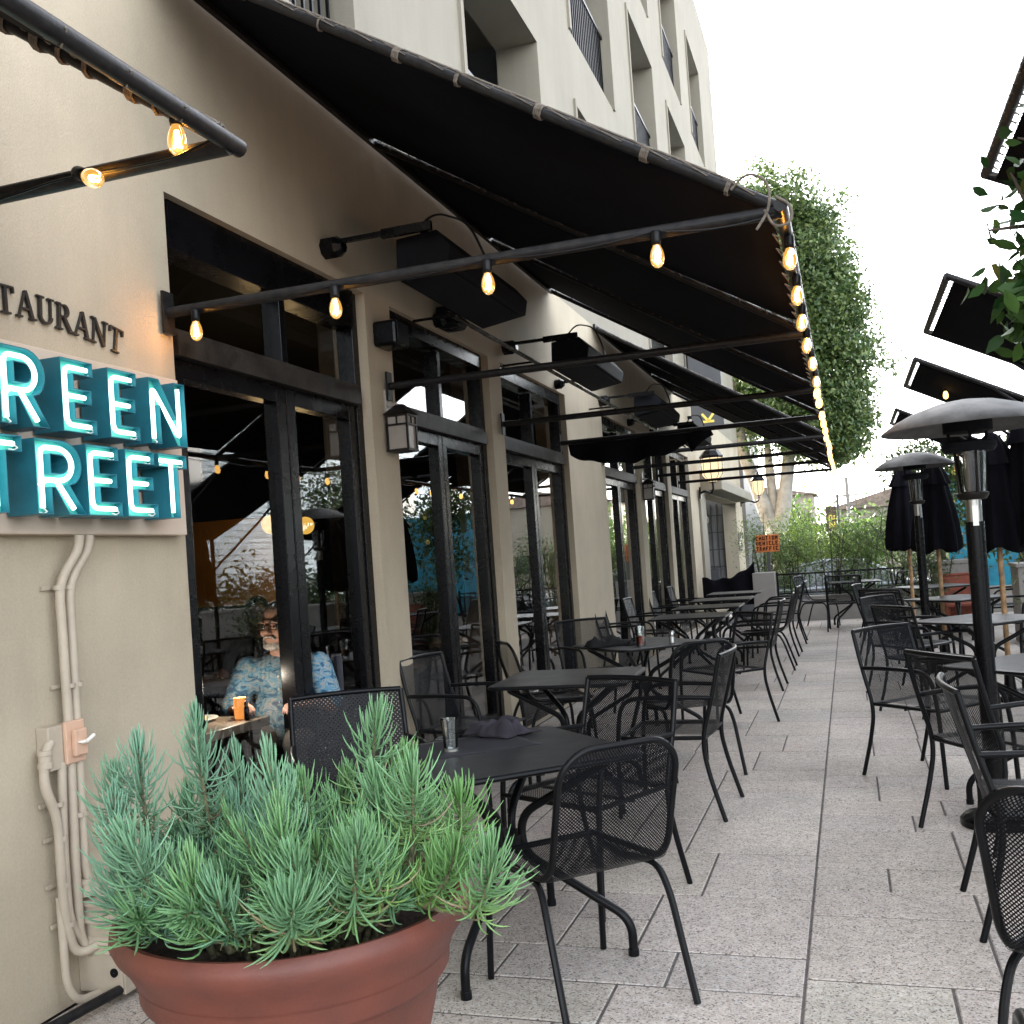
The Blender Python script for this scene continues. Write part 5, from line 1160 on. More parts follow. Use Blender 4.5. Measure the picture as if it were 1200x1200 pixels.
tree('street_tree', (-1.9, 31, -.3), 'tall clipped ficus with columnar crown and pale forked trunk beyond the building', 'tree', fic, 120000, .15, G0, (.19, .245, .075),
     [([(-1.95, 31, -.4), (-1.93, 31, 1.0), (-1.95, 31, 2.1)], .36, .33), ([(-2.0, 31, 1.7), (-2.35, 31, 2.9), (-2.75, 31, 4.2), (-2.9, 31, 6.5)], .24, .14), ([(-1.9, 31, 1.7), (-1.62, 31, 2.9), (-1.38, 31, 4.4), (-1.1, 31, 6.5)], .24, .13), ([(-1.95, 31, 2.0), (-2.05, 31.2, 4.0), (-2.0, 31, 7)], .15, .08)], M['bark'], 3, shell=.45, amp=.22, twigs=60, cn=150, cs=1.35)
def shrub(loc, w_, h_, label, seed, t0=(.06, .12, .03), t1=(.22, .30, .08), n=2600, size=.075, name='shrub', group='shrubs behind the railing'):
    rs = random.Random(seed); blobs = [(loc[0] + rs.uniform(-.32, .32) * w_, loc[1] + rs.uniform(-.2, .2), loc[2] + h_ * rs.uniform(.35, .85), w_ * .28, .3, h_ * .24) for _ in range(7)]
    tr_ = [([(loc[0], loc[1], loc[2]), (loc[0] + rs.uniform(-.3, .3) * w_, loc[1], loc[2] + h_ * .8)], .018, .006) for _ in range(7)]
    return tree(name, loc, label, 'shrub', blobs, n, size, t0, t1, tr_, M['barkdk'], seed, group, shell=.2, amp=.25, aspect=.22, twigs=12)
for i, (x, y, w_, h_, l) in enumerate(((-1.6, 21.4, .9, 2.15, 'leafy shrub behind the low pillar, under the orange caution sign'), (-1.0, 20.9, 1.0, 2.1, 'airy shrub behind the left end of the railing'), (-.35, 20.7, 1.1, 2.25, 'tall airy shrub behind the railing, under the brown street banner'),
      (.3, 20.9, 1.0, 2.2, 'airy shrub behind the middle of the railing'), (.85, 20.6, 1.0, 2.1, 'shrub behind the railing just left of the closed umbrellas'))):
    shrub((x, y, -.2), w_, h_, l, 20 + i, n=3600)
shrub((-.95, 27.5, -.4), 2.0, 3.3, 'bright green shrub below the ficus, behind the railing shrubs', 31, (.14, .26, .03), (.38, .48, .08), 6000, .12)
# right hand greenery
tree('citrus_tree', (1.35, 4.3, 0), 'citrus tree reaching in from the right edge with large dark leaves', 'tree',
     [(.93, 4.1, 2.66, .26, .4, .18), (.81, 4.0, 2.40, .20, .25, .20), (1.12, 4.2, 2.9, .22, .4, .15), (.83, 4.0, 2.20, .19, .3, .14), (1.10, 4.2, 2.45, .32, .4, .3), (.74, 3.98, 2.30, .16, .2, .12)], 3800, .080, (.014, .05, .012), (.06, .13, .025),
     [([(1.35, 4.3, 0), (1.32, 4.3, 1.2), (1.2, 4.25, 2.0), (1.0, 4.15, 2.6)], .05, .018), ([(1.2, 4.25, 2.0), (.9, 4.05, 2.2), (.72, 4.0, 2.25)], .02, .006), ([(1.0, 4.15, 2.6), (.85, 4.0, 2.75), (.66, 3.95, 2.8)], .016, .004)], M['barkdk'], 12, shell=.15, matl=M['citrus'], amp=.15, aspect=.5, twigs=60, pointed=True, cs=.9)
for i, (loc, bl, n, l) in enumerate((
    ((1.5, 17.6, 0), [(1.35, 17.6, 2.5, .45, .5, .5), (1.0, 17.6, 2.55, .35, .4, .35), (1.7, 17.6, 2.3, .5, .5, .5), (1.4, 17.6, 1.6, .5, .5, .4)], 3600, 'small yellow-fruited tree behind the right umbrellas'),
    ((2.5, 16.6, 0), [(2.2, 16.6, 1.9, .5, .5, .5), (2.7, 16.6, 2.3, .6, .5, .6), (2.4, 16.6, 1.4, .6, .5, .4)], 3600, 'dense dark shrub tree behind the umbrellas at the right edge'),
    ((3.6, 18.5, 0), [(3.4, 18.5, 2.6, .8, .8, .8), (4.2, 18.5, 3.0, .9, .8, .9)], 4000, 'dark tree at the far right beyond the umbrellas'))):
    tree('garden_tree', loc, l, 'tree', bl, n, .09, (.03, .07, .02), (.14, .2, .05), [([loc, (loc[0] - .1, loc[1], 1.2), (bl[0][0], bl[0][1], 2.2)], .06, .03)], M['barkdk'], 60 + i, 'trees behind the umbrellas', shell=.2, twigs=14)
shrub((1.15, 15.9, 0), .9, 1.35, 'low dark shrub with white flowers left of the red bench', 44, (.03, .07, .02), (.14, .2, .06), 2600, .06)
shrub((2.35, 12.6, .3), .7, .9, 'grassy planter plant at the right edge behind the armchairs', 45, (.06, .10, .03), (.2, .24, .1), 1600, .09)
# yellow fruit on the small tree
rs_ = random.Random(4)
for k in range(7):
    mb = MB(); mb.ball((0, 0, 0), .045, 10, 7); o = mb.build('fruit', M['orange'] if k % 2 else M['yellow']); o.data = o.data; o.location = (rs_.uniform(-.5, .2), rs_.uniform(-.55, -.3), rs_.uniform(1.6, 2.6)); o.parent = [q for q in COL.objects if q.get('label') == 'small yellow-fruited tree behind the right umbrellas'][0]

# ================================================================== FAR END: low wall, pillar, railing, car, street
t = empty('garden_wall', (.8, 19.62, 0), 0, 'low grey rendered wall under the railing at the end of the terrace', 'wall')
mb = MB(); mb.box((-2.1, -.10, -.45), (6.2, .10, .42)); mb.build('wall', M['lowwall'], t, smooth=False, bevel=.008); mb = MB(); mb.box((-2.1, -.12, .421), (6.2, .12, .45)); mb.build('coping', M['lowwall'], t, smooth=False, bevel=.005)
t = empty('railing', (-.3, 19.62, .45), 0, 'thin black metal railing standing on the low grey wall', 'railing')
mb = MB(); mb.box((-.99, -.015, .40), (2.3, .015, .43)); mb.box((-.99, -.012, .05), (2.3, .012, .075))
for k in range(30): x = -.98 + k * .113; mb.box((x - .007, -.007, .076), (x + .007, .007, .398))
mb.build('rail', M['black'], t, smooth=False); mb = MB()
for x in (-.985, .1, 1.2, 2.29): mb.box((x - .02, -.02, 0), (x + .02, .02, .46))
mb.build('post', M['black'], t, smooth=False)
mb = MB(); mb.box((-1.72, 19.45, -.45), (-1.32, 19.80, .93)); o = mb.build('pillar', M['lowwall'], smooth=False, bevel=.012); tag(o, 'short square grey pillar at the left end of the low wall', 'pillar')
mb = MB()
def dr(u, v):
    return (-2.66 + .98 * u, 19.55 + .03 * math.sin(u * 14 + v * 3), .35 + v * (.55 + .05 * u + .18 * u * u) - .10 * math.sin(math.pi * u) * v + .02 * math.sin(u * 20) * v)
mb.grid(dr, 30, 8); o = mb.build('black_tarp', M['canvas2']); md = o.modifiers.new('s', 'SOLIDIFY'); md.thickness = .015; tag(o, 'black tarp tied between the end of the building and the low pillar', 'tarp')
for (x0, x1, y, h, l) in ((1.17, 1.80, 16.4, 1.03, 'square grey planter block behind the red bench'), (1.95, 4.2, 14.2, 1.0, 'long grey planter wall at the right behind the umbrellas')):
    t = empty('planter_block', ((x0 + x1) / 2, y, 0), 0, l, 'planter', 'grey planter blocks on the right'); hw = (x1 - x0) / 2
    mb = MB(); mb.box((-hw, -.3, 0), (hw, .3, h - .05)); mb.build('wall', M['lowwall'], t, smooth=False, bevel=.01); mb = MB(); mb.box((-hw - .02, -.32, h - .049), (hw + .02, .32, h)); mb.build('coping', M['lowwall'], t, smooth=False, bevel=.006)
t = empty('bench', (1.45, 15.9, 0), 0, 'rust red panelled bench or box between the umbrellas', 'bench')
mb = MB(); mb.box((-.22, -.02, .12), (.22, .02, .82)); mb.build('backrest', M['redwood'], t, smooth=False, bevel=.006); mb = MB(); mb.box((-.24, -.04, .821), (.24, .04, .85)); mb.build('top_rail', M['redwood'], t, smooth=False, bevel=.004)
mb = MB(); mb.box((-.22, -.45, .40), (.22, -.021, .44)); mb.build('seat', M['redwood'], t, smooth=False, bevel=.004)
for sx in (-.2, .2):
    for sy in (-.42, -.0): mb = MB(); mb.box((sx - .022, sy - .019, 0), (sx + .022, sy + .019, .40 if sy < -.1 else .12)); mb.build('leg', M['redwood'], t, smooth=False)
# turquoise mural wall behind the trees on the right
t = empty('mural_wall', (2.6, 20.4, 0), 0, 'turquoise painted wall showing between the trees behind the closed umbrellas', 'wall')
mb = MB(); mb.box((-.85, 0, -.45), (1.4, .12, 2.55)); mb.build('wall', M['blue'], t, smooth=False)

def car(loc, rz, label):
    t = empty('parked_car', loc, rz, label, 'car'); W2 = .88
    prof = [(-2.2, .32), (-2.25, .62), (-2.1, .80), (-1.45, .90), (-.75, 1.36), (-.2, 1.45), (.55, 1.44), (1.25, 1.12), (1.55, .96), (2.1, .90), (2.22, .70), (2.2, .32)]
    mb = MB()
    low = [p for p in prof]
    sect = [(-2.2, .32), (-2.25, .62), (-2.1, .80), (-1.45, .90), (1.35, .96), (2.1, .90), (2.22, .70), (2.2, .32)]
    mb.prism(sect, -W2, W2, 'y'); mb.build('body', M['silver'], t, smooth=False, bevel=.06)
    top = [(-1.42, .905), (-.75, 1.36), (-.2, 1.45), (.55, 1.44), (1.15, 1.15), (1.40, .962)]
    n = len(top); vs = [(x, -W2 + .02 + (z - .9) * .28, z) for x, z in top] + [(x, W2 - .02 - (z - .9) * .28, z) for x, z in top]
    mb = MB(); mb.add([(x * .985, y, z - .012) for x, y, z in vs], [tuple(reversed(range(n))), tuple(range(n, 2 * n))] + [(i, i + 1, n + i + 1, n + i) for i in range(n - 1)]); mb.build('windows', M['carglass'], t, smooth=False)
    mb = MB()
    for s in (0, n):
        mb.tube([vs[s + i] for i in range(n)], .028, 8)
    for i in (2, 3): mb.tube([vs[i], vs[n + i]], .02, 6)
    mb.add([(x, y, z + .012) for x, y, z in (vs[2], vs[3], vs[n + 3], vs[n + 2])], [(0, 1, 2, 3)])
    for x in (-.15, .62): mb.tube([(x, -W2 + .02, .93), (x + .02, -W2 + .16, 1.42)], .03, 6)
    mb.build('roof', M['silver'], t)
    for x in (-1.4, 1.35):
        for y in (-W2 + .08, W2 - .08):
            w_ = MB(); w_.M = Matrix.Translation((x, y, .33)) @ Matrix.Rotation(R(90), 4, 'X'); w_.lathe([(.20, -.10), (.31, -.10), (.33, -.06), (.33, .06), (.31, .10), (.20, .10)], seg=28); o = w_.build('wheel', M['tyre'], t)
            w_ = MB(); w_.M = Matrix.Translation((x, y, .33)) @ Matrix.Rotation(R(90), 4, 'X'); w_.lathe([(.001, -.08), (.20, -.09), (.20, .09), (.001, .08)], seg=20); w_.build('rim', M['chrome'], o)
    for x, c in ((-2.2, 'headlight'), (2.18, 'tail_light')):
        for y in (-.6, .6): mb = MB(); mb.box((x - .04, y - .18, .66), (x + .04, y + .18, .78)); mb.build(c, M['whitepl'] if c == 'headlight' else M['redroof'], t, smooth=False, bevel=.02)
    mb = MB(); mb.box((-.75, -W2 - .14, .93), (-.62, -W2 - .01, 1.03)); mb.box((-.75, W2 + .01, .93), (-.62, W2 + .14, 1.03)); mb.build('wing_mirror', M['silver'], t, smooth=False, bevel=.02); return t
C1 = car((-.35, 24.0, -.45), 0, 'grey saloon car parked across the street end, seen through the railing and shrubs')
dup(C1, (3.9, 25.5, -.45), R(6), 'second car parked to the right, mostly behind umbrellas and shrubs')
# street furniture far away
t = empty('utility_pole', (.45, 60, -.45), 0, 'distant wooden utility pole with cross arms against the white sky', 'utility pole')
mb = MB(); mb.tube([(-.25, 0, 0), (-.28, 0, 5.3)], [.13, .09], 8); mb.build('pole', M['pole'], t); mb = MB(); mb.box((-.75, -.06, 4.25), (.25, .06, 4.35)); mb.box((-.65, -.06, 3.75), (.12, .06, 3.83)); mb.build('cross_arm', M['pole'], t, smooth=False)
t = empty('street_banner', (-.42, 32.2, -.3), 0, 'brown street banner with pale letters on a thin post', 'banner')
mb = MB(); mb.tube([(.22, .05, 0), (.22, .05, 3.1)], .04, 8); mb.build('post', M['dkgrey'], t)
mb = MB(); mb.box((-.14, .03, 2.0), (.16, .05, 2.75)); mb.build('banner', M['bannerb'], t, smooth=False)
mb = MB()
for (a, b) in (((-.05, 2.12), (-.05, 2.28)), ((-.05, 2.28), (.09, 2.12)), ((.09, 2.12), (.09, 2.28)), ((-.05, 2.34), (-.05, 2.48)), ((-.05, 2.48), (.02, 2.48)), ((.02, 2.48), (.02, 2.36)), ((.02, 2.36), (.09, 2.36)), ((.09, 2.36), (.09, 2.48))): mb.prism(bar(a, b, .035), .012, .028, 'y')
mb.build('lettering', M['yellow'], t, smooth=False)
# low distant houses and trees across the street
for i, (x, y, w_, h_, l) in enumerate(((2.6, 62, 7, 3.6, 'low pale house far across the street, left of the closed umbrellas'), (-6.5, 70, 9, 5.0, 'pale two storey building far behind the ficus'), (14, 66, 10, 5.5, 'distant beige building far right'))):
    t = empty('distant_house', (x, y, -.45), 0, l, 'house', 'distant houses across the street')
    mb = MB(); mb.box((-w_ / 2, 0, 0), (w_ / 2, 6, h_)); mb.build('wall', M['plaster_up'], t, smooth=False)
    mb = MB(); mb.prism([(-w_ / 2 - .3, h_ + .001), (w_ / 2 + .3, h_ + .001), (0, h_ + 1.0)], -.3, 6.3, 'y'); mb.build('roof', M['redroof'], t, smooth=False)
    for k in range(4):
        xx = -w_ / 2 + w_ * (k + .5) / 4; mb = MB(); mb.box((xx - .45, -.03, 1.0), (xx + .45, .05, 2.2)); mb.build('window', M['carglass'], t, smooth=False)
for i, (x, y, s, l) in enumerate(((-3.5, 55, 2.0, 'round street tree in the distance left of the banner'), (.2, 48, 1.1, 'small bushy tree in the distance under the utility pole'), (5.5, 52, 2.0, 'street tree in the distance behind the umbrellas'))):
    tree('distant_tree', (x, y, -.45), l, 'tree', [(x, y, s * 1.1, s, s, s * .6), (x + s * .6, y, s * .8, s * .7, s * .7, s * .5)], 2500, .28, (.05, .11, .02), (.2, .3, .06), [([(x, y, -.45), (x, y, s * .9)], .14, .1)], M['barkdk'], 80 + i, 'distant street trees')
# dark office block behind the end of the apartment building
t = empty('dark_building', (-6.5, 40, -.45), 0, 'dark grey building edge beyond the apartment block', 'building')
mb = MB(); mb.box((-6, 0, 0), (2.9, 8, 6.6)); mb.build('wall', M['dkgrey'], t, smooth=False)
for z in (1.2, 3.4):
    for k in range(4): mb = MB(); mb.box((-5 + k * 2, -.03, z), (-3.6 + k * 2, .04, z + 1.3)); mb.build('window', M['carglass'], t, smooth=False)

# ------------------------------------------------------------------ building across the terrace, seen only as reflections
t = empty('siding_building', (9.2, 8, -.45), 0, 'pale clapboard building facing the restaurant, mirrored in its windows', 'building')
mb = MB(); n = 42; prof = []
for k in range(n): prof += [(0.0, k * .16), (-.022, k * .16 + .001), (0.0, k * .16 + .16)]
y0, y1 = -6.0, 34.0
for i in range(len(prof) - 1):
    a, b = prof[i], prof[i + 1]; mb.add([(a[0], y0, a[1]), (a[0], y1, a[1]), (b[0], y1, b[1]), (b[0], y0, b[1])], [(0, 1, 2, 3)])
mb.build('wall', M['siding'], t, smooth=False)
mb = MB(); mb.box((.0, y0, 0), (5, y1, 6.7)); mb.build('building_body', M['extwhite'], t, smooth=False).location = (.03, 0, 0)
for k in range(9):
    for z in (1.0, 3.9):
        yy = -4.5 + k * 4.3; mb = MB(); mb.box((-.06, yy - .62, z - .07), (-.02, yy + .62, z + 1.5)); w_ = mb.build('window', M['extwhite'], t, smooth=False); mb = MB(); mb.box((-.07, yy - .52, z + .02), (-.061, yy + .52, z + 1.4)); mb.build('pane', M['carglass'], w_, smooth=False)
for i, y in enumerate((1.0, 5.5, 9.8)):
    tree('hedge_tree', (4.6, y, 0), ('leafy tree out of frame to the right, level with the pot', 'leafy tree out of frame to the right, level with the second table', 'leafy tree out of frame to the right, level with the far heater')[i], 'tree', [(4.6, y, 1.7, .7, .9, .7), (4.5, y + .6, 2.4, .6, .7, .6), (4.7, y - .5, 1.0, .6, .8, .6)], 2600, .11, (.03, .07, .02), (.12, .18, .05), [([(4.6, y, 0), (4.6, y, 2.2)], .07, .03)], M['barkdk'], 90 + i, 'trees reflected in the windows', shell=.25, twigs=10)

rs9 = random.Random(9); hb = [(7.2 + rs9.uniform(-.1, .1), 11.0 + k * 1.0, rs9.uniform(.6, 1.1), .5, .8, .75) for k in range(21)]
tree('clipped_hedge', (7.2, 21, -.45), 'long dark hedge out of frame to the right below the clapboard building', 'hedge', hb, 16000, .13, (.02, .05, .015), (.08, .13, .04), [([(7.2, 12 + 4 * k, -.45), (7.2, 12 + 4 * k, .9)], .05, .03) for k in range(5)], M['barkdk'], 91, shell=.4, twigs=10)

# ================================================================== DINING ROOM: tables, diners, lamps
def dtable(loc, sx, sy, rz, label, h=.715):
    t = empty('dining_table', loc, rz, label, 'table', 'wooden tables inside the dining room')
    mb = MB(); mb.box((-sx, -sy, h - .045), (sx, sy, h)); mb.build('tabletop', M['inttable'], t, smooth=False, bevel=.004)
    mb = MB(); mb.box((-.03, -.03, .06), (.03, .03, h - .046)); mb.box((-.25, -.03, .03), (.25, .03, .059)); mb.box((-.03, -.25, .0301), (.03, .25, .0591)); mb.build('pedestal', M['frame'], t, smooth=False); return t
DT = dtable((-3.30, 4.22, .03), .40, .40, R(-4), 'pale wooden dining table behind the nearest window, with candle, plate and glass')
for (x, y, l) in ((-3.4, 7.0, 'dining table inside behind the second window bay'), (-4.4, 6.3, 'dining table deeper inside the room behind the seated man'), (-3.4, 9.2, 'dining table inside behind the third window bay, with a lit candle')): dup(DT, (x, y, .03), R(8), l)
def candle(loc, label, s=1.0, pw=.12):
    t = empty('candle_holder', loc, 0, label, 'candle', 'amber candle holders')
    mb = MB(); mb.lathe([(.001, .004), (.028 * s, .004), (.030 * s, .10 * s), (.027 * s, .10 * s), (.025 * s, .012), (.001, .012)], seg=20); mb.build('lamp_shade', M['candle'], t)
    mb = MB(); mb.ball((0, 0, .035 * s), (.010 * s, .010 * s, .018 * s), 8, 6); mb.build('flame', M['flame'], t)
    ld = bpy.data.lights.new('candle_glow', 'POINT'); ld.energy = pw; ld.color = (1, .84, .68); ld.shadow_soft_size = .03; lo = bpy.data.objects.new('candle_glow', ld); COL.objects.link(lo); lo.parent = t; lo.location = (0, 0, .16 * s); return t
def dpt(x, y, z): return (x, y, z)
candle((-2.985, 4.50, .746), 'square glowing amber candle holder on the table in front of the seated man', 1.1, .8)
candle((-3.25, 9.0, .746), 'small glowing amber candle holder seen through the second window bay', 1.3)
candle((-3.1, 6.75, .746), 'small glowing amber candle holder inside beside the first wall pier', 1.1)
t = empty('pepper_mill', (-2.93, 4.47, .746), 0, 'thin dark pepper mill beside the amber candle holder', 'pepper mill'); mb = MB(); mb.lathe([(.001, 0), (.014, 0), (.013, .06), (.009, .07), (.011, .08), (.008, .095), (.001, .10)], seg=12); mb.build('body', M['frame'], t); mb = MB(); mb.lathe([(.001, .10), (.006, .102), (.001, .112)], seg=8); mb.build('knob', M['chrome'], t)
t = empty('plate', (-3.22, 4.42, .746), 0, 'white dinner plate with food in front of the seated man', 'plate'); mb = MB(); mb.lathe([(.001, 0), (.08, 0), (.13, .018), (.128, .02), (.08, .006), (.001, .005)], seg=28); mb.build('dish', M['whitepl'], t); mb = MB(); mb.ball((.02, .01, .02), (.05, .04, .02)); mb.build('food', M['yellow'], t)
t = empty('water_glass', (-3.33, 4.25, .746), 0, 'half full water glass at the left of the indoor table', 'glass'); mb = MB(); mb.lathe([(.001, 0), (.03, 0), (.037, .13), (.035, .13), (.028, .01), (.001, .01)], seg=18); mb.build('glass', M['clear'], t)
def sit_chair(loc, rz, label):
    t = empty('dining_chair', loc, rz, label, 'chair', 'dark dining chairs inside'); mb = MB(); mb.box((-.22, -.22, .43), (.22, .22, .47)); mb.build('seat', M['frame'], t, smooth=False, bevel=.01)
    mb = MB(); mb.box((-.22, -.25, .47), (.22, -.222, .95)); mb.build('backrest', M['darkcloth'], t, smooth=False, bevel=.01)
    for x in (-.2, .2):
        for y in (-.2, .2): mb = MB(); mb.box((x - .016, y - .016, 0), (x + .016, y + .016, .429)); mb.build('leg', M['frame'], t, smooth=False)
    return t
MAN = Vector((-3.01, 4.975, .05))
DC = sit_chair((MAN.x, MAN.y + .04, .03), R(180), 'dark dining chair under the seated man by the window')

def remesh(objs_mb, name, m, parent, vox, smooth=6, keep=None):
    me = objs_mb.mesh(name + '_src', m, True); o = bpy.data.objects.new(name, me); COL.objects.link(o)
    md = o.modifiers.new('r', 'REMESH'); md.mode = 'VOXEL'; md.voxel_size = vox; md.use_smooth_shade = True
    sm = o.modifiers.new('s', 'SMOOTH'); sm.factor = .5; sm.iterations = smooth
    dg = bpy.context.evaluated_depsgraph_get(); new = bpy.data.meshes.new_from_object(o.evaluated_get(dg)); o.modifiers.clear(); o.data = new; new.name = name
    new.materials.clear(); new.materials.append(m)
    for p in new.polygons: p.use_smooth = True
    if parent: o.parent = parent
    return o
def limb(mb, a, b, r0, r1, n=6, seg=12):
    a, b = Vector(a), Vector(b); mb.tube([a.lerp(b, i / n) for i in range(n + 1)], [r0 + (r1 - r0) * i / n for i in range(n + 1)], seg); mb.ball(a, r0, 12, 8); mb.ball(b, r1, 12, 8)
def hand(mb, w, d, s=1):
    """palm and five curled fingers; w wrist, d direction, s side (+1 thumb to +x)"""
    w = Vector(w); d = Vector(d).normalized(); side = d.cross(Vector((0, 0, 1))).normalized() * s; dn = Vector((0, 0, -1))
    c = w + d * .05; mb.ball(c, (.040, .040, .018), 12, 8); limb(mb, w, c, .024, .03)
    for k, (off, ln) in enumerate(((-.030, .060), (-.010, .074), (.010, .078), (.030, .070))):
        b0 = w + d * .075 + side * off; p1 = b0 + d * ln * .45 + dn * .004; p2 = p1 + d * ln * .32 + dn * .016; p3 = p2 + d * ln * .12 + dn * .02; mb.tube([b0, p1, p2, p3], [.009, .0085, .008, .006], 8); mb.ball(p3, .006, 8, 6)
    b0 = w + d * .025 + side * .030; p1 = b0 + side * .028 + d * .022; p2 = p1 + d * .03 + side * .004 + dn * .006; mb.tube([b0, p1, p2], [.012, .010, .007], 8); mb.ball(p2, .007, 8, 6)
def head_on(mb, c, rot, s=1.0):
    """head looking along local -y; c = centre of the skull"""
    A = Matrix.Translation(c) @ rot.to_4x4() @ Matrix.Scale(s, 4); old = mb.M; mb.M = A
    mb.ball((0, .012, .028), (.074, .094, .088), 24, 16)      # cranium
    mb.ball((0, -.022, -.035), (.060, .066, .078), 20, 14)     # face
    mb.ball((0, -.052, -.088), (.036, .030, .026), 14, 10)     # chin
    mb.ball((-.045, -.005, -.066), (.024, .040, .032), 12, 8); mb.ball((.045, -.005, -.066), (.024, .040, .032), 12, 8)   # jaw
    mb.ball((-.036, -.066, -.030), (.024, .020, .022), 12, 8); mb.ball((.036, -.066, -.030), (.024, .020, .022), 12, 8)   # cheeks
    mb.ball((0, -.080, .020), (.052, .014, .014), 12, 8)       # brow
    mb.tube([(0, -.086, .012), (0, -.096, -.006), (0, -.108, -.026), (0, -.100, -.034)], [.009, .010, .014, .012], 10); mb.ball((-.011, -.094, -.031), .009, 8, 6); mb.ball((.011, -.094, -.031), .009, 8, 6)
    mb.ball((0, -.082, -.058), (.022, .012, .006), 10, 6); mb.ball((0, -.080, -.067), (.020, .012, .007), 10, 6)           # lips
    for s_ in (-1, 1): mb.ball((s_ * .076, .010, -.008), (.010, .020, .032), 12, 8); mb.ball((s_ * .074, .006, -.030), (.008, .012, .014), 8, 6)
    mb.M = old; return A
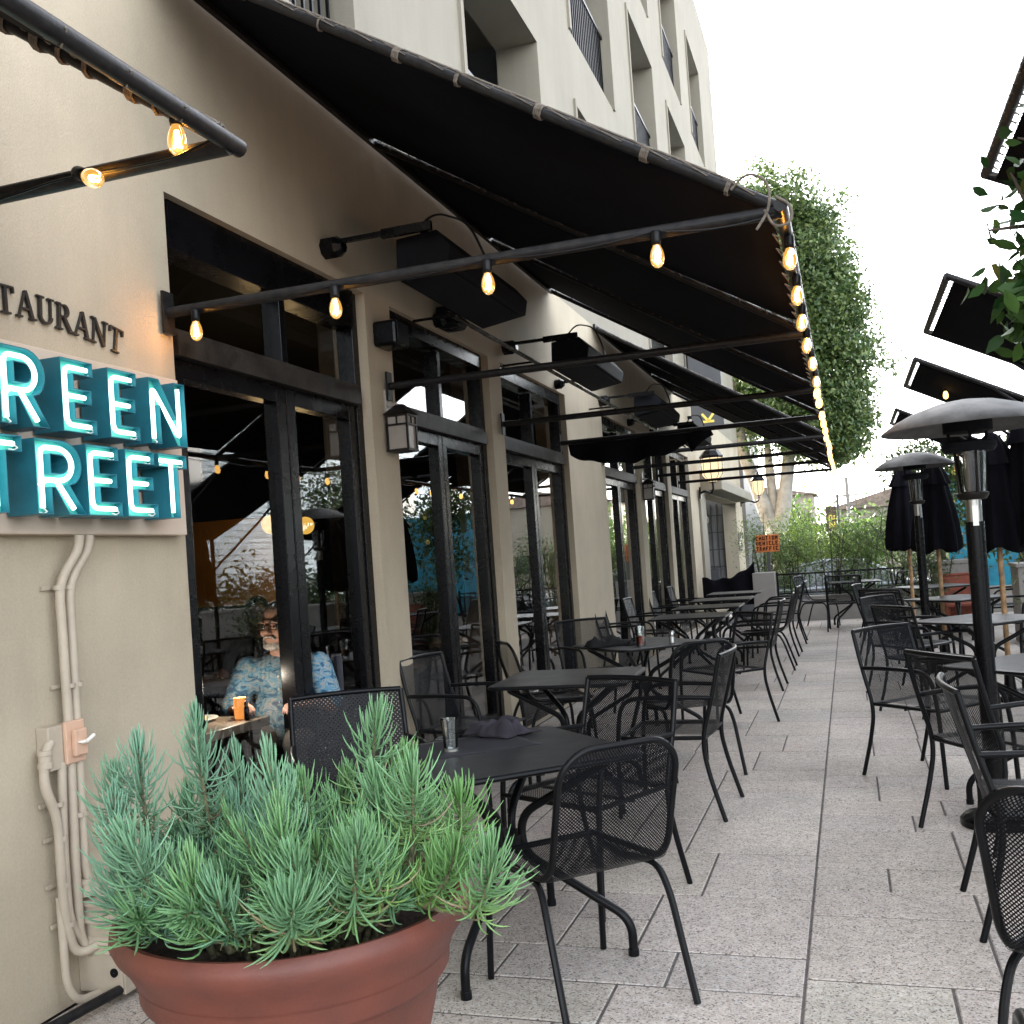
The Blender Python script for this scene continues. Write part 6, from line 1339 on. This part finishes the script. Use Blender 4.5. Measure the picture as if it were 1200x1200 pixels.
def seated_person(loc, rz, label, shirtm, bald=True, look=0.0, glasses=True, arms=True):
    t = empty('person', loc, rz, label, 'person'); Z = .47
    # local frame: looks along -y, seat top at z = .47
    mb = MB()
    limb(mb, (0, .02, Z + .10), (0, .0, Z + .34), .115, .12); mb.ball((0, .0, Z + .40), (.165, .10, .12), 16, 10); mb.ball((0, -.03, Z + .2), (.15, .13, .15), 16, 10)
    limb(mb, (0, .0, Z + .46), (0, -.015, Z + .58), .070, .062)
    for s in (-1, 1):
        limb(mb, (s * .09, .0, Z + .08), (s * .12, -.40, Z + .07), .082, .058); limb(mb, (s * .12, -.40, Z + .06), (s * .12, -.38, .10), .052, .036); mb.ball((s * .12, -.44, .045), (.042, .11, .042), 12, 8)
        sh, el, wr = (s * .195, .0, Z + .45), (s * .27, -.10, Z + .22), (s * .16, -.34, .748)
        limb(mb, sh, el, .050, .040); limb(mb, el, wr, .038, .026); hand(mb, wr, (-s * .45, -.8, 0), -s)
    rot = Matrix.Rotation(look, 3, 'Z'); HA = head_on(mb, Vector((0, -.03, Z + .672)), rot, 1.17)
    body = remesh(mb, 'body', M['skin'], t, .0055, 3)
    # shirt: its own shell over torso and upper arms
    mb = MB(); mb.ball((0, -.035, Z + .17), (.185, .155, .17), 18, 12); limb(mb, (0, .01, Z + .12), (0, .0, Z + .36), .150, .150); mb.ball((0, .0, Z + .39), (.215, .128, .135), 18, 12); mb.ball((0, .0, Z + .455), (.14, .085, .05), 16, 10)
    for s in (-1, 1): limb(mb, (s * .19, .0, Z + .43), (s * .262, -.085, Z + .25), .082, .070)
    sh_ = remesh(mb, 'shirt', shirtm, t, .009, 4)
    mb = MB()
    for s in (-1, 1):
        mb.tube([(s * .062, .035, Z + .505), (s * .070, -.02, Z + .50), (s * .052, -.072, Z + .475), (s * .012, -.100, Z + .425)], [.013, .015, .015, .008], 8)
    mb.build('collar', shirtm, sh_)
    mb = MB()
    for z in (.40, .33, .26): mb.ball((0, -.128 - .035 * (1 - abs(z - .2) * 3), Z + z), .007, 8, 6)
    mb.build('button', M['whitepl'], sh_)
    mb = MB(); mb.ball((0, .03, Z + .07), (.17, .14, .10), 16, 10)
    for s in (-1, 1): limb(mb, (s * .09, .0, Z + .08), (s * .12, -.41, Z + .07), .094, .070); limb(mb, (s * .12, -.41, Z + .06), (s * .12, -.385, .12), .064, .052)
    remesh(mb, 'trousers', M['trousers'], t, .012, 3)
    def hp(name, m, fn):
        q = MB(); q.M = HA; fn(q); return q.build(name, m, t)
    def eyes(q):
        for s in (-1, 1): q.ball((s * .031, -.0755, -.004), (.0125, .010, .0085), 12, 8)
    hp('eyes', M['eye'], eyes)
    def ir(q):
        for s in (-1, 1): q.ball((s * .031 - .002, -.0842, -.004), (.005, .003, .005), 10, 6)
    hp('iris', M['iris'], ir)
    def br(q):
        for s in (-1, 1): q.tube([(s * .016, -.094, .018), (s * .034, -.0945, .024), (s * .052, -.085, .016)], [.003, .004, .002], 6)
    hp('eyebrows', M['ebrow'], br)
    if bald:
        mb = MB(); mb.M = HA
        mb.ball((0, -.054, -.092), (.040, .034, .026), 16, 10)
        for s in (-1, 1): mb.tube([(s * .070, -.006, -.030), (s * .063, -.024, -.066), (s * .040, -.052, -.094), (s * .012, -.074, -.100)], [.008, .016, .018, .014], 8)
        mb.tube([(-.032, -.082, -.064), (-.020, -.094, -.049), (0, -.100, -.046), (.020, -.094, -.049), (.032, -.082, -.064)], [.005, .0065, .0065, .0065, .005], 8)
        remesh(mb, 'beard', M['beard'], t, .004, 3)
        mb = MB(); mb.M = HA
        for s in (-1, 1): mb.tube([(s * .074, -.012, .018), (s * .078, .03, .026), (s * .066, .075, .02), (s * .03, .100, .0)], [.006, .012, .016, .018], 8)
        remesh(mb, 'hair', M['beard'], t, .005, 3)
    else:
        mb = MB(); mb.M = HA; mb.ball((0, .026, .040), (.086, .098, .090), 20, 14); mb.ball((0, .06, -.03), (.078, .06, .08), 16, 10); remesh(mb, 'hair', M['hairdk'], t, .006, 3)
    if glasses:
        g_ = MB(); g_.M = HA
        for s in (-1, 1):
            c = s * .033; g_.tube(fillet([(c - .023, -.101, .012), (c + .023, -.101, .012), (c + .021, -.100, -.016), (c - .021, -.100, -.016), (c - .0231, -.101, .0119)], .008, 4)[:-1], .0026, 6, closed=True)
            g_.tube([(s * .056, -.100, .008), (s * .074, -.084, .007), (s * .082, .0, .004)], .0024, 6)
        g_.tube([(-.010, -.102, .004), (.010, -.102, .004)], .0024, 6); g_.build('glasses', M['iris'], t)
    return t
seated_person(MAN, R(20), 'white-bearded bald man in dark glasses and a blue floral shirt seated behind the nearest window', M['shirt'], True, R(-24))
sit_chair((-4.35, 6.93, .03), R(180), 'dark dining chair of the diner deeper in the room')
seated_person((-4.35, 6.9, .03), R(5), 'dark haired diner in dark clothes deeper in the dining room behind the bearded man', M['darkcloth'], False, R(30), False)
# pendant globes
for (x, y, l) in ((-4.96, 8.15, 'left yellow globe pendant lamp inside the dining room'), (-4.96, 8.78, 'right yellow globe pendant lamp inside the dining room')):
    t = empty('pendant_lamp', (x, y, 1.94), 0, l, 'pendant lamp', 'yellow globe pendant lamps'); mb = MB(); mb.ball((0, 0, 0), .085, 18, 12); mb.build('lamp_shade', emis('globe_glow', (1.0, .55, .10), 0.12), t)
    mb = MB(); mb.tube([(0, 0, .085), (0, 0, 1.56)], .004, 5); mb.build('cord', M['black'], t)
    ld = bpy.data.lights.new('pendant_glow', 'POINT'); ld.energy = .6; ld.color = (1, .66, .3); ld.shadow_soft_size = .09; lo = bpy.data.objects.new('pendant_glow', ld); COL.objects.link(lo); lo.parent = t; lo.location = (0, 0, -.12)
